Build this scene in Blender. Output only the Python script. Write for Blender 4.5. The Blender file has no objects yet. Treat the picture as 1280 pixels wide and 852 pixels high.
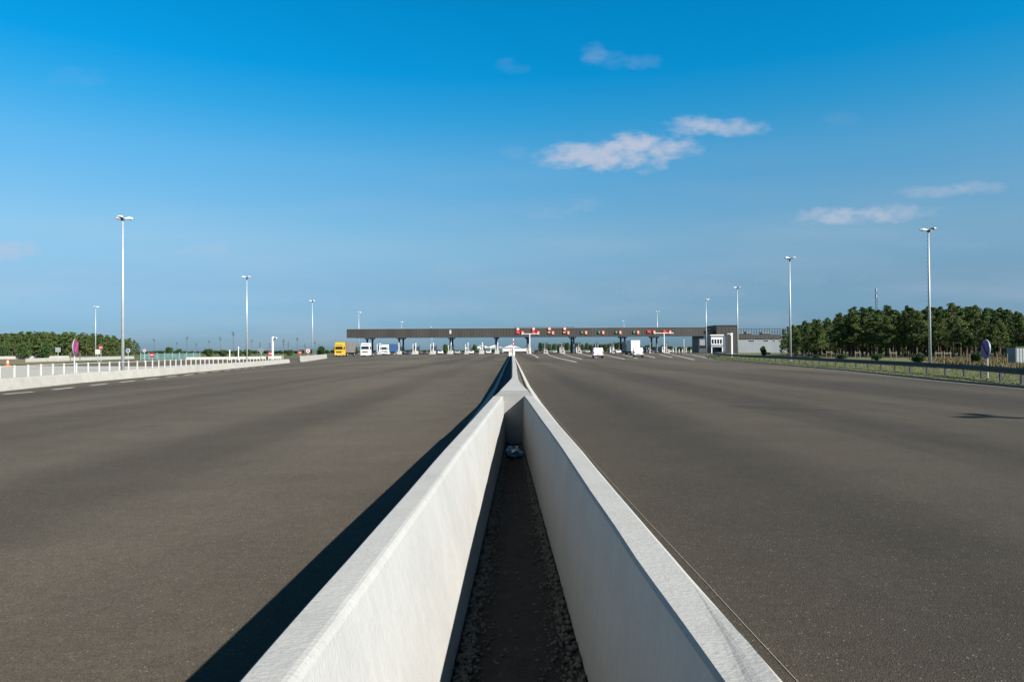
import bpy, math, random
from mathutils import Vector, Matrix
R = math.radians
SC = bpy.context.scene
COL = SC.collection

# ------------------------------------------------------------------ camera
CAMZ = 1.6
FPX = 900.0
PITCH = math.atan(11.0 / FPX)
ROLL = -0.0057
cam_d = bpy.data.cameras.new('camera'); cam = bpy.data.objects.new('camera', cam_d); COL.objects.link(cam)
CM = Matrix.Rotation(math.pi / 2 + PITCH, 4, 'X') @ Matrix.Rotation(ROLL, 4, 'Z')
cam.location = (0, 0, CAMZ)
cam.rotation_euler = CM.to_euler()
cam_d.lens = 36.0 * FPX / 1280.0
cam_d.sensor_width = 36.0
cam_d.clip_start = 0.05; cam_d.clip_end = 30000
SC.camera = cam

# ------------------------------------------------------------------ sun, sky, exposure
SUN = Vector((1.20, -0.93, 1.0)).normalized()
SUN_EL = math.asin(SUN.z)
SUN_AZ = math.atan2(SUN.x, SUN.y)          # clockwise from +Y
SKY_STRENGTH = 0.05
SUN_STRENGTH = 5.0
SC.view_settings.view_transform = 'Standard'
SC.view_settings.look = 'None'
SC.view_settings.gamma = 1.0
SC.view_settings.exposure = 1.15
SC.view_settings.use_curve_mapping = False
sun_d = bpy.data.lights.new('sun', 'SUN'); sun = bpy.data.objects.new('sun', sun_d); COL.objects.link(sun)
sun_d.energy = SUN_STRENGTH; sun_d.angle = R(0.53); sun_d.color = (1.0, 0.95, 0.87)
sun.rotation_euler = (-SUN).to_track_quat('-Z', 'Y').to_euler()
sun.location = (40, -40, 60)

def dirpx(px, py):
    return CM.to_3x3() @ Vector(((px - 640) / FPX, -(py - 426) / FPX, -1.0))
def P(px, py, Y):
    d = dirpx(px, py); t = Y / d.y
    return Vector((d.x * t, Y, CAMZ + d.z * t))
def G(px, py, z=0.0):
    d = dirpx(px, py); t = (z - CAMZ) / d.z
    return Vector((d.x * t, d.y * t, z))

W = bpy.data.worlds.new('World'); SC.world = W; W.use_nodes = True
nt = W.node_tree; N = nt.nodes; L = nt.links
N.clear()
out = N.new('ShaderNodeOutputWorld'); bg = N.new('ShaderNodeBackground'); L.new(bg.outputs[0], out.inputs[0])
sky = N.new('ShaderNodeTexSky'); sky.sky_type = 'NISHITA'; sky.sun_disc = False
sky.sun_elevation = SUN_EL; sky.sun_rotation = SUN_AZ
sky.air_density = 1.0; sky.dust_density = 0.6; sky.ozone_density = 2.2; sky.altitude = 0
def nm(op, a=None, b=None, c=None, clamp=False):
    n = N.new('ShaderNodeMath'); n.operation = op; n.use_clamp = clamp
    for i, v in enumerate((a, b, c)):
        if v is None: continue
        if isinstance(v, (int, float)): n.inputs[i].default_value = v
        else: L.new(v, n.inputs[i])
    return n.outputs[0]
tc = N.new('ShaderNodeTexCoord'); sp = N.new('ShaderNodeSeparateXYZ'); L.new(tc.outputs['Generated'], sp.inputs[0])
vx, vy, vz = sp.outputs
# clear-day tint over the sky by elevation, dimmed overhead to weaken fill light
hs = N.new('ShaderNodeHueSaturation'); hs.inputs['Saturation'].default_value = 1.0
L.new(sky.outputs[0], hs.inputs['Color'])
el = nm('DIVIDE', vz, nm('SQRT', nm('ADD', nm('ADD', nm('MULTIPLY', vx, vx), nm('MULTIPLY', vy, vy)), 1e-6)))
rmp = N.new('ShaderNodeValToRGB'); L.new(nm('MULTIPLY', el, 0.8, clamp=True), rmp.inputs[0])
cr = rmp.color_ramp
SKYTINT = [(0.0, (0.338, 0.561, 0.943)), (0.021, (0.329, 0.579, 0.997)), (0.069, (0.481, 0.676, 0.89)), (0.118, (0.667, 0.917, 1.006)), (0.207, (0.454, 1.121, 1.29)), (0.256, (0.178, 1.148, 1.415)), (0.305, (0.022, 1.139, 1.54)), (0.38, (0.007, 1.148, 1.566)), (0.5, (0.1, 0.52, 0.62)), (1.0, (0.16, 0.27, 0.32))]
cr.elements[0].position = SKYTINT[0][0]; cr.elements[0].color = (*SKYTINT[0][1], 1)
cr.elements[1].position = SKYTINT[-1][0]; cr.elements[1].color = (*SKYTINT[-1][1], 1)
for p_, c_ in SKYTINT[1:-1]:
    e = cr.elements.new(p_); e.color = (*c_, 1)
mul = N.new('ShaderNodeMix'); mul.data_type = 'RGBA'; mul.blend_type = 'MULTIPLY'; mul.inputs[0].default_value = 1.0
L.new(hs.outputs[0], mul.inputs[6]); L.new(rmp.outputs[0], mul.inputs[7])
# clouds, placed by direction on the sky
ysafe = nm('MAXIMUM', vy, 0.05)
u = nm('DIVIDE', vx, ysafe); v = nm('DIVIDE', vz, ysafe)
cmb = N.new('ShaderNodeCombineXYZ'); L.new(u, cmb.inputs[0]); L.new(nm('MULTIPLY', v, 1.9), cmb.inputs[1])
no = N.new('ShaderNodeTexNoise'); no.inputs['Scale'].default_value = 17; no.inputs['Detail'].default_value = 7; no.inputs['Roughness'].default_value = 0.55
L.new(cmb.outputs[0], no.inputs['Vector'])
nz = nm('SUBTRACT', no.outputs[0], 0.5)
no2 = N.new('ShaderNodeTexNoise'); no2.inputs['Scale'].default_value = 55; no2.inputs['Detail'].default_value = 4
L.new(cmb.outputs[0], no2.inputs['Vector'])
nz2 = nm('SUBTRACT', no2.outputs[0], 0.5)
total = None
CL = [(725, 194, 54, 17, .68), (760, 194, 52, 20, .78), (800, 189, 50, 23, .80), (790, 176, 26, 13, .7), (838, 186, 40, 14, .66), (868, 157, 34, 12, .72), (912, 159, 46, 11, .78), (1020, 273, 40, 10, .52), (1060, 270, 46, 12, .62), (1115, 265, 54, 12, .60),
      (1170, 240, 48, 8, .46), (1220, 234, 40, 9, .38), (14, 313, 38, 15, .58), (742, 68, 16, 14, .17), (765, 75, 30, 12, .12), (800, 77, 26, 9, .10), (632, 80, 14, 8, .06), (646, 87, 16, 6, .05), (240, 314, 24, 10, .30), (268, 312, 22, 10, .34),
      (690, 266, 40, 9, .15), (725, 256, 26, 10, .17), (642, 192, 24, 10, .11), (30, 375, 60, 10, .2), (95, 98, 40, 14, .06), (575, 335, 40, 12, .12), (1050, 148, 26, 10, .06), (840, 360, 110, 16, .15), (540, 385, 130, 12, .17), (300, 372, 120, 10, .14), (1000, 345, 80, 12, .12), (120, 345, 90, 10, .12)]
for (cx, cy, rx, ry, k) in CL:
    d = dirpx(cx, cy)
    du = nm('DIVIDE', nm('SUBTRACT', u, d.x / d.y), rx / FPX)
    dv = nm('DIVIDE', nm('SUBTRACT', v, d.z / d.y), ry / FPX)
    r2 = nm('ADD', nm('MULTIPLY', du, du), nm('MULTIPLY', dv, dv))
    e = nm('ADD', nm('SUBTRACT', 1.0, nm('MULTIPLY', r2, .85)), nm('ADD', nm('MULTIPLY', nz, 2.6), nm('MULTIPLY', nz2, 1.9)))
    m = N.new('ShaderNodeMapRange'); m.interpolation_type = 'SMOOTHSTEP'
    m.inputs['From Min'].default_value = -0.35; m.inputs['From Max'].default_value = 1.45; m.inputs['To Max'].default_value = k
    L.new(e, m.inputs['Value'])
    total = m.outputs[0] if total is None else nm('SUBTRACT', 1.0, nm('MULTIPLY', nm('SUBTRACT', 1.0, total), nm('SUBTRACT', 1.0, nm('MULTIPLY', m.outputs[0], .8))))
# thin veil low in the sky
no3 = N.new('ShaderNodeTexNoise'); no3.inputs['Scale'].default_value = 3.2; no3.inputs['Detail'].default_value = 6
mp3 = N.new('ShaderNodeMapping'); mp3.inputs['Scale'].default_value = (1, 3.2, 1); L.new(cmb.outputs[0], mp3.inputs[0]); L.new(mp3.outputs[0], no3.inputs['Vector'])
veil = N.new('ShaderNodeMapRange'); veil.inputs['From Min'].default_value = .45; veil.inputs['From Max'].default_value = .75; veil.inputs['To Max'].default_value = .32
L.new(no3.outputs[0], veil.inputs['Value'])
lowm = N.new('ShaderNodeMapRange'); lowm.inputs['From Min'].default_value = 0.0; lowm.inputs['From Max'].default_value = .3; lowm.inputs['To Min'].default_value = 1; lowm.inputs['To Max'].default_value = 0
L.new(v, lowm.inputs['Value'])
total = nm('MAXIMUM', total, nm('MULTIPLY', veil.outputs[0], lowm.outputs[0]))
fac = nm('MULTIPLY', total, nm('GREATER_THAN', vy, 0.06))
cmix = N.new('ShaderNodeMix'); cmix.data_type = 'RGBA'
L.new(fac, cmix.inputs[0]); L.new(mul.outputs[2], cmix.inputs[6]); cmix.inputs[7].default_value = (4.7, 5.1, 6.2, 1)
L.new(cmix.outputs[2], bg.inputs[0]); bg.inputs[1].default_value = SKY_STRENGTH

# ------------------------------------------------------------------ materials
def mat(name, col, rough=0.7, var=0.0, vscale=3.0, col2=None, bump=0.0, bscale=40.0, metal=0.0, spec=0.4, emit=None, stretch=None, alpha=1.0, detail=6):
    m = bpy.data.materials.new(name); m.use_nodes = True
    t = m.node_tree; b = t.nodes['Principled BSDF']
    b.inputs['Roughness'].default_value = rough; b.inputs['Metallic'].default_value = metal
    b.inputs['Specular IOR Level'].default_value = spec
    b.inputs['Base Color'].default_value = (*col, 1)
    c = t.nodes.new('ShaderNodeTexCoord')
    src = c.outputs['Object']
    if stretch:
        mp = t.nodes.new('ShaderNodeMapping'); mp.inputs['Scale'].default_value = stretch
        t.links.new(src, mp.inputs[0]); src = mp.outputs[0]
    if var or col2:
        n = t.nodes.new('ShaderNodeTexNoise'); n.inputs['Scale'].default_value = vscale; n.inputs['Detail'].default_value = detail
        t.links.new(src, n.inputs['Vector'])
        r = t.nodes.new('ShaderNodeValToRGB'); t.links.new(n.outputs[0], r.inputs[0])
        c2 = col2 or tuple(x * (1 - var) for x in col)
        r.color_ramp.elements[0].position = .32; r.color_ramp.elements[1].position = .68
        r.color_ramp.elements[0].color = (*c2, 1); r.color_ramp.elements[1].color = (*col, 1)
        t.links.new(r.outputs[0], b.inputs['Base Color'])
    if bump:
        n = t.nodes.new('ShaderNodeTexNoise'); n.inputs['Scale'].default_value = bscale; n.inputs['Detail'].default_value = 5
        t.links.new(c.outputs['Object'], n.inputs['Vector'])
        bp = t.nodes.new('ShaderNodeBump'); bp.inputs['Strength'].default_value = bump; bp.inputs['Distance'].default_value = 0.02
        t.links.new(n.outputs[0], bp.inputs['Height']); t.links.new(bp.outputs[0], b.inputs['Normal'])
    if emit:
        b.inputs['Emission Color'].default_value = (*emit[0], 1); b.inputs['Emission Strength'].default_value = emit[1]
    if alpha < 1: b.inputs['Alpha'].default_value = alpha
    return m

def asphalt_mat():
    m = bpy.data.materials.new('asphalt'); m.use_nodes = True
    t = m.node_tree; n = t.nodes; l = t.links; b = n['Principled BSDF']
    b.inputs['Diffuse Roughness'].default_value = .25; b.inputs['Roughness'].default_value = .85; b.inputs['Specular IOR Level'].default_value = .2
    c = n.new('ShaderNodeTexCoord'); src = c.outputs['Object']
    def noise(scale, detail=2, rough=.5, st=None, rot=0, dist=0):
        q = n.new('ShaderNodeTexNoise'); q.inputs['Scale'].default_value = scale; q.inputs['Detail'].default_value = detail
        q.inputs['Roughness'].default_value = rough; q.inputs['Distortion'].default_value = dist
        if st:
            mp = n.new('ShaderNodeMapping'); mp.inputs['Scale'].default_value = st; mp.inputs['Rotation'].default_value = (0, 0, R(rot))
            l.new(src, mp.inputs[0]); l.new(mp.outputs[0], q.inputs['Vector'])
        else: l.new(src, q.inputs['Vector'])
        return q.outputs[0]
    def rng(v, a, bb, lo, hi, smooth=False):
        q = n.new('ShaderNodeMapRange'); q.inputs[1].default_value = a; q.inputs[2].default_value = bb; q.inputs[3].default_value = lo; q.inputs[4].default_value = hi
        if smooth: q.interpolation_type = 'SMOOTHSTEP'
        l.new(v, q.inputs[0]); return q.outputs[0]
    def mulc(colr, f):
        q = n.new('ShaderNodeMix'); q.data_type = 'RGBA'; q.blend_type = 'MULTIPLY'; q.inputs[0].default_value = 1
        l.new(colr, q.inputs[6]); cc = n.new('ShaderNodeCombineColor')
        for i in range(3): l.new(f, cc.inputs[i])
        l.new(cc.outputs[0], q.inputs[7]); return q.outputs[2]
    big = n.new('ShaderNodeValToRGB'); l.new(noise(.055, 4, .5, dist=.6), big.inputs[0])
    big.color_ramp.elements[0].position = .35; big.color_ramp.elements[0].color = (.0545, .0458, .0345, 1)
    big.color_ramp.elements[1].position = .65; big.color_ramp.elements[1].color = (.0690, .0575, .0430, 1)
    col = big.outputs[0]
    # worn wheel lanes fanning towards the gates: long soft streaks
    col = mulc(col, rng(noise(1, 3, .5, (.30, .010, 1), rot=1.5, dist=.2), .36, .6, .78, 1.06, True))
    col = mulc(col, rng(noise(1, 3, .5, (.16, .012, 1), rot=-6, dist=.3), .38, .6, .84, 1.04, True))
    col = mulc(col, rng(noise(.9, 5, .6), .3, .7, .89, 1.09))
    col = mulc(col, rng(noise(9, 4, .6), .3, .7, .90, 1.10))
    sx = n.new('ShaderNodeSeparateXYZ'); l.new(src, sx.inputs[0])
    for cx_, w_, k_ in ((-4.9, 1.1, .78), (3.1, .9, .80), (-9.6, 1.5, .90), (7.4, 1.4, .86), (13.5, 1.8, .90)):
        w = n.new('ShaderNodeMath'); w.operation = 'MULTIPLY_ADD'; l.new(noise(.09, 2), w.inputs[0]); w.inputs[1].default_value = 1.6; l.new(sx.outputs[0], w.inputs[2])
        d = n.new('ShaderNodeMath'); d.operation = 'SUBTRACT'; l.new(w.outputs[0], d.inputs[0]); d.inputs[1].default_value = cx_ + .8
        a_ = n.new('ShaderNodeMath'); a_.operation = 'ABSOLUTE'; l.new(d.outputs[0], a_.inputs[0])
        col = mulc(col, rng(a_.outputs[0], 0, w_ * 1.5, k_, 1.0, True))
    for cx_ in (-7.7, 6.4, 12.6):
        w = n.new('ShaderNodeMath'); w.operation = 'MULTIPLY_ADD'; l.new(noise(.5, 5), w.inputs[0]); w.inputs[1].default_value = .12; l.new(sx.outputs[0], w.inputs[2])
        d = n.new('ShaderNodeMath'); d.operation = 'SUBTRACT'; l.new(w.outputs[0], d.inputs[0]); d.inputs[1].default_value = cx_
        a_ = n.new('ShaderNodeMath'); a_.operation = 'ABSOLUTE'; l.new(d.outputs[0], a_.inputs[0])
        col = mulc(col, rng(a_.outputs[0], .008, .02, .80, 1.0, True))
    col = mulc(col, rng(sx.outputs[1], 8, 90, .97, 1.17, True))  # brightening at grazing view painted into the colour, paler with distance
    st_ = noise(.55, 3); col = mulc(col, rng(st_, .70, .76, 1.0, .80, True))
    # chippings
    v = n.new('ShaderNodeTexVoronoi'); v.inputs['Scale'].default_value = 120; l.new(src, v.inputs['Vector'])
    sep = n.new('ShaderNodeSeparateColor'); l.new(v.outputs['Color'], sep.inputs[0])
    col = mulc(col, rng(sep.outputs[0], 0, 1, .70, 1.30))
    spk = rng(sep.outputs[1], .991, .994, 0, .6)
    mx = n.new('ShaderNodeMix'); mx.data_type = 'RGBA'; l.new(spk, mx.inputs[0]); l.new(col, mx.inputs[6]); mx.inputs[7].default_value = (.20, .18, .145, 1)
    l.new(mx.outputs[2], b.inputs['Base Color'])
    bp = n.new('ShaderNodeBump'); bp.inputs['Strength'].default_value = .55; bp.inputs['Distance'].default_value = .008
    l.new(v.outputs['Distance'], bp.inputs['Height']); l.new(bp.outputs[0], b.inputs['Normal'])
    return m

def concrete_mat(name, ca, cb, rough=.85, vert=True):
    m = bpy.data.materials.new(name); m.use_nodes = True
    t = m.node_tree; n = t.nodes; l = t.links; b = n['Principled BSDF']
    b.inputs['Roughness'].default_value = rough; b.inputs['Specular IOR Level'].default_value = .3
    c = n.new('ShaderNodeTexCoord'); src = c.outputs['Object']
    def noise(scale, detail, st=(1, 1, 1)):
        mp = n.new('ShaderNodeMapping'); mp.inputs['Scale'].default_value = st; l.new(src, mp.inputs[0])
        q = n.new('ShaderNodeTexNoise'); q.inputs['Scale'].default_value = scale; q.inputs['Detail'].default_value = detail
        q.inputs['Roughness'].default_value = .6
        l.new(mp.outputs[0], q.inputs['Vector']); return q.outputs[0]
    r = n.new('ShaderNodeValToRGB'); l.new(noise(1.6, 8), r.inputs[0])
    r.color_ramp.elements[0].position = .3; r.color_ramp.elements[0].color = (*ca, 1)
    r.color_ramp.elements[1].position = .6; r.color_ramp.elements[1].color = (*cb, 1)
    col = r.outputs[0]
    # brushed marks across the run and run-down streaks
    for sc_, st, lo, hi in ((12, (.9, 2.0, .5), .96, 1.02), (60, (.5, 1.5, .4), .94, 1.03), (5, (1, 1, 1), .96, 1.02)):
        q = n.new('ShaderNodeMapRange'); q.inputs[1].default_value = .3; q.inputs[2].default_value = .62; q.inputs[3].default_value = lo; q.inputs[4].default_value = hi
        l.new(noise(sc_, 4, st), q.inputs[0])
        x = n.new('ShaderNodeMix'); x.data_type = 'RGBA'; x.blend_type = 'MULTIPLY'; x.inputs[0].default_value = 1
        cc = n.new('ShaderNodeCombineColor')
        for i in range(3): l.new(q.outputs[0], cc.inputs[i])
        l.new(col, x.inputs[6]); l.new(cc.outputs[0], x.inputs[7]); col = x.outputs[2]
    # pores
    v = n.new('ShaderNodeTexVoronoi'); v.inputs['Scale'].default_value = 34; l.new(src, v.inputs['Vector'])
    pr = n.new('ShaderNodeMapRange'); pr.inputs[1].default_value = .05; pr.inputs[2].default_value = .09; pr.inputs[3].default_value = .72; pr.inputs[4].default_value = 1
    l.new(v.outputs['Distance'], pr.inputs[0])
    x = n.new('ShaderNodeMix'); x.data_type = 'RGBA'; x.blend_type = 'MULTIPLY'; x.inputs[0].default_value = 1
    cc = n.new('ShaderNodeCombineColor')
    for i in range(3): l.new(pr.outputs[0], cc.inputs[i])
    l.new(col, x.inputs[6]); l.new(cc.outputs[0], x.inputs[7])
    l.new(x.outputs[2], b.inputs['Base Color'])
    bp = n.new('ShaderNodeBump'); bp.inputs['Strength'].default_value = .7; bp.inputs['Distance'].default_value = .006
    l.new(noise(60, 7, (.8, 1.3, .8)), bp.inputs['Height']); l.new(bp.outputs[0], b.inputs['Normal'])
    return m

M = {}
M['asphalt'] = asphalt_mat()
M['fill'] = mat('gravelly_infill', (.075, .066, .055), .9, .35, 6, bump=.5, bscale=60)
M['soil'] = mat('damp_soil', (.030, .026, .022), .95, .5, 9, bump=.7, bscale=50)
M['stone'] = mat('loose_stone', (.13, .12, .10), .9, .6, 30)
M['field'] = mat('field', (.075, .082, .030), .95, 0, .05, col2=(.040, .054, .018), bump=.4, bscale=8)
M['verge'] = mat('verge_grass', (.098, .100, .030), .95, 0, .8, col2=(.050, .062, .018), bump=.6, bscale=14)
M['dry'] = mat('dry_grass', (.14, .105, .048), .95, 0, .35, col2=(.10, .09, .035), bump=.6, bscale=10)
M['undergrowth'] = mat('forest_floor', (.060, .060, .026), .95, 0, .5, col2=(.025, .032, .013), bump=.6, bscale=8)
M['conc'] = concrete_mat('barrier_concrete', (.284, .281, .273), (.314, .311, .301))
M['conc2'] = concrete_mat('pale_concrete', (.275, .265, .245), (.325, .31, .285))
M['kerbc'] = concrete_mat('kerb_concrete', (.33, .325, .305), (.40, .39, .37))
M['conc3'] = concrete_mat('joint_mortar', (.205, .203, .195), (.25, .247, .238))
M['paint'] = mat('road_paint', (.42, .41, .38), .7, .25, 5)
M['oldpaint'] = mat('worn_road_paint', (.22, .215, .20), .8, .4, 3)
M['galv'] = mat('galvanised_steel', (.42, .44, .45), .45, .15, 4, metal=.35)
M['white'] = mat('white_paint', (.62, .62, .61), .4, .08, 2)
M['cream'] = mat('cream_panel', (.50, .485, .44), .55, .1, 2)
M['dark'] = mat('dark_steel', (.045, .06, .075), .5, .2, 2)
M['bluesteel'] = mat('blue_grey_steel', (.07, .10, .14), .5, .2, 2)
M['rail'] = mat('weathered_rail', (.030, .036, .042), .6, .3, 3)
M['cladding'] = mat('brown_cladding', (.060, .054, .048), .6, .3, .25, stretch=(1, 1, .1))
M['cladding2'] = mat('brown_rib', (.038, .034, .031), .6, .2, .5)
M['greywall'] = mat('pale_grey_sheet', (.20, .215, .23), .55, .2, .3, stretch=(1, 1, .3))
M['glass'] = mat('dark_glass', (.012, .016, .02), .12, spec=.6)
M['red'] = mat('red_paint', (.36, .03, .035), .4)
M['redlit'] = mat('red_signal', (.75, .02, .02), .5, emit=((1, .03, .02), .15))
M['orange'] = mat('orange_panel', (.50, .07, .015), .5, emit=((1, .15, .02), .06))
M['greenlit'] = mat('green_signal', (.02, .32, .12), .5, emit=((.02, .8, .3), .15))
M['amber'] = mat('amber_panel', (.62, .36, .10), .5)
M['blue'] = mat('sign_blue', (.02, .07, .28), .4)
M['dullred'] = mat('faded_sign_red', (.17, .02, .06), .45)
M['violet'] = mat('faded_sign_blue', (.10, .06, .30), .45)
M['black'] = mat('black_rubber', (.015, .015, .016), .7)
M['yellow'] = mat('yellow_paint', (.55, .32, .015), .3)
M['vblue'] = mat('blue_tarp', (.02, .06, .15), .5)
M['greycurtain'] = mat('brown_grey_curtain', (.16, .14, .13), .7, .3, .6)
M['teal'] = mat('teal_mesh', (.085, .16, .16), .7, .4, 1)
M['bag'] = mat('blue_plastic', (.04, .22, .45), .3, 0, 14, col2=(.35, .45, .50))
M['coneor'] = mat('cone_orange', (.6, .10, .02), .5)
M['bark'] = mat('pine_bark', (.12, .085, .06), .95, .4, 3, bump=.5, bscale=12)
M['wood'] = mat('pale_timber', (.17, .14, .10), .9, .3, 4)
M['scuff'] = mat('scraped_asphalt', (.088, .074, .057), .8, .35, 20)
M['soot'] = mat('rubbered_asphalt', (.044, .038, .031), .8, .3, 8)
M['cord'] = mat('pale_cord', (.42, .38, .31), .9)
def leafmat(name, ca, cb):
    m = mat(name, ca, .65, 0, 1.1, col2=cb, spec=.25, detail=3)
    b = m.node_tree.nodes['Principled BSDF']
    b.inputs['Transmission Weight'].default_value = 0
    return m
M['needle'] = leafmat('pine_needles', (.080, .118, .030), (.038, .068, .018))
M['needle2'] = leafmat('pine_needles_yellowish', (.104, .136, .032), (.052, .082, .020))
M['bushleaf'] = leafmat('bush_leaves', (.050, .085, .020), (.026, .052, .012))

# ------------------------------------------------------------------ mesh building
class MB:
    def __init__(s): s.v = []; s.f = []; s.mi = []; s.cur = 0
    def add(s, vs, fs):
        o = len(s.v); s.v += [tuple(x) for x in vs]; s.f += [tuple(i + o for i in f) for f in fs]; s.mi += [s.cur] * len(fs); return s
    def box(s, x0, x1, y0, y1, z0, z1):
        return s.add([(x0, y0, z0), (x1, y0, z0), (x1, y1, z0), (x0, y1, z0), (x0, y0, z1), (x1, y0, z1), (x1, y1, z1), (x0, y1, z1)],
                     [(0, 3, 2, 1), (4, 5, 6, 7), (0, 1, 5, 4), (1, 2, 6, 5), (2, 3, 7, 6), (3, 0, 4, 7)])
    def tube(s, a, b, r0, r1=None, n=8):
        a = Vector(a); b = Vector(b); r1 = r0 if r1 is None else r1
        d = (b - a).normalized(); t = Vector((0, 0, 1)) if abs(d.z) < .9 else Vector((1, 0, 0))
        p = d.cross(t).normalized(); q = d.cross(p)
        vs = []
        for c, r in ((a, r0), (b, r1)):
            for i in range(n):
                w = 2 * math.pi * i / n; vs.append(c + (p * math.cos(w) + q * math.sin(w)) * r)
        fs = [(i, (i + 1) % n, n + (i + 1) % n, n + i) for i in range(n)] + [tuple(range(n))[::-1], tuple(range(n, 2 * n))]
        return s.add(vs, fs)
    def prism(s, prof, x0, x1, inset=None):            # profile in (y,z), extruded in x; inset pulls the upper points in
        n = len(prof); vs = []
        for x, sg in ((x0, 1), (x1, -1)):
            for (y, z) in prof:
                k = inset(z) if inset else 0
                vs.append((x + sg * k, y, z))
        return s.add(vs, [(i, (i + 1) % n, n + (i + 1) % n, n + i) for i in range(n)] + [tuple(range(n))[::-1], tuple(range(n, 2 * n))])
    def loft(s, rings, closed=True, caps=True):
        n = len(rings[0]); vs = [p for r in rings for p in r]; fs = []
        for k in range(len(rings) - 1):
            for i in range(n if closed else n - 1):
                j = (i + 1) % n; fs.append((k * n + i, k * n + j, (k + 1) * n + j, (k + 1) * n + i))
        if caps and closed: fs += [tuple(range(n))[::-1], tuple(range((len(rings) - 1) * n, len(rings) * n))]
        return s.add(vs, fs)
    def disc(s, c, r, axis='y', th=.03, n=24):
        c = Vector(c); d = Vector((0, th / 2, 0)) if axis == 'y' else Vector((0, 0, th / 2))
        return s.tube(c - d, c + d, r, r, n)
    def build(s, name, m, parent=None, smooth=False, loc=None):
        me = bpy.data.meshes.new(name); me.from_pydata(s.v, [], s.f); me.update()
        for x in (m if isinstance(m, (list, tuple)) else [m]): me.materials.append(x)
        if isinstance(m, (list, tuple)): me.polygons.foreach_set('material_index', s.mi)
        if smooth: me.shade_smooth()
        o = bpy.data.objects.new(name, me); COL.objects.link(o)
        if parent: o.parent = parent
        if loc is not None: o.location = loc
        return o
def fixn(o):
    import bmesh
    b = bmesh.new(); b.from_mesh(o.data); bmesh.ops.recalc_face_normals(b, faces=b.faces); b.to_mesh(o.data); b.free(); return o
def tag(o, label=None, cat=None, group=None, kind=None):
    if label: o['label'] = label
    if cat: o['category'] = cat
    if group: o['group'] = group
    if kind: o['kind'] = kind
    return o
def empty(name, loc, rz=0, **k):
    o = bpy.data.objects.new(name, None); COL.objects.link(o); o.location = loc; o.rotation_euler = (0, 0, rz); o.empty_display_size = .3
    return tag(o, **k)
def copy_tree(o, parent=None):
    c = o.copy(); COL.objects.link(c); c.parent = parent
    for ch in list(o.children): copy_tree(ch, c)
    return c
def interp(tab, x):
    if x <= tab[0][0]: (x0, y0), (x1, y1) = tab[0], tab[1]
    elif x >= tab[-1][0]: (x0, y0), (x1, y1) = tab[-2], tab[-1]
    else:
        for i in range(len(tab) - 1):
            if tab[i][0] <= x <= tab[i + 1][0]: (x0, y0), (x1, y1) = tab[i], tab[i + 1]; break
    return y0 + (y1 - y0) * (x - x0) / (x1 - x0)
def poly(name, pts, z, m, **k):
    b = MB(); b.add([(p[0], p[1], z) for p in pts], [tuple(range(len(pts)))])
    return tag(b.build(name, m), **k)

# ------------------------------------------------------------------ the setting
b = MB(); b.add([(-9000, -3000, -.03), (9000, -3000, -.03), (9000, 9000, -.03), (-9000, 9000, -.03)], [(0, 1, 2, 3)])
tag(b.build('ground', M['field']), kind='structure')

LW_PX = [(0, 489), (100, 478.4), (200, 469.5), (245, 464.8), (362, 453.3)]
LW = [G(*p) for p in LW_PX]                     # foot line of the low wall on the left
LW.insert(0, LW[0] + (LW[0] - LW[1]).normalized() * 26)
RE = [G(*p) for p in ((1280, 485), (1174, 475.4), (1060, 463.4), (980, 456.5))]
RE.insert(0, RE[0] + (RE[0] - RE[1]).normalized() * 22)
RE += [Vector((29.5, 104, 0)), Vector((40, 150, 0)), Vector((52, 190, 0)), Vector((68, 225, 0)), Vector((80, 250, 0)), Vector((83, 300, 0)), Vector((60, 420, 0)), Vector((30, 620, 0))]
LE = [LW[i] + Vector((-.3, 0, 0)) for i in range(len(LW))] + [Vector((-38, 118, 0)), Vector((-46, 150, 0)), Vector((-58, 200, 0)), Vector((-72, 260, 0)), Vector((-72, 310, 0)), Vector((-60, 420, 0)), Vector((-30, 620, 0))]
left_side = [(-18, -30, 0)] + LE
right_side = [(18, -30, 0)] + RE
rw = left_side + list(reversed(right_side))
# the asphalt is one sheet, cut away only where soil shows between the two walls
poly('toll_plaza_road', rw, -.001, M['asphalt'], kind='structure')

# ------------------------------------------------------------------ median walls (measured)
H = .82
def tab(pts, z): return [(G(*p, z).y, G(*p, z).x) for p in pts]
LO = tab([(299.8, 852), (557.4, 560), (603.5, 510), (618.7, 493)], H)
LI = tab([(368, 852), (579, 560), (628.2, 495.5)], H)
RI = tab([(902, 852), (794, 700.5), (701.7, 560), (656.2, 496)], H)
RO = tab([(978, 852), (952, 817), (869.5, 726), (725.7, 560), (682, 510), (661.5, 489)], H)
YB = 12.2                                             # where the two walls meet the cross block
fl = G(567, 852).x, G(731, 852).x
def LF(y): return fl[0] + (y - 3.47) * (-.105 - fl[0]) / 9.0
def RF(y): return fl[1] + (y - 3.47) * (.155 - fl[1]) / 9.0
KB = [(-12, 1.75), (3.47, 1.245), (9.2, 1.06), (19.7, .88), (29, .79), (68, .75), (178, .55)]   # outer foot of the low kerbs
stations = [-8, -4, -2, -1, 0, .6, 1.2, 1.5, 1.7, 1.9, 2.1, 2.25, 2.37, 2.5, 2.7, 3.2, 4, 5, 5.7, 6.8, 8, 9.6, 10.8, 12.2]
def wob(y, k): return .0022 * math.sin(y * 1.7 + k) + .0013 * math.sin(y * 4.3 + 2 * k)
rings = []
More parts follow.
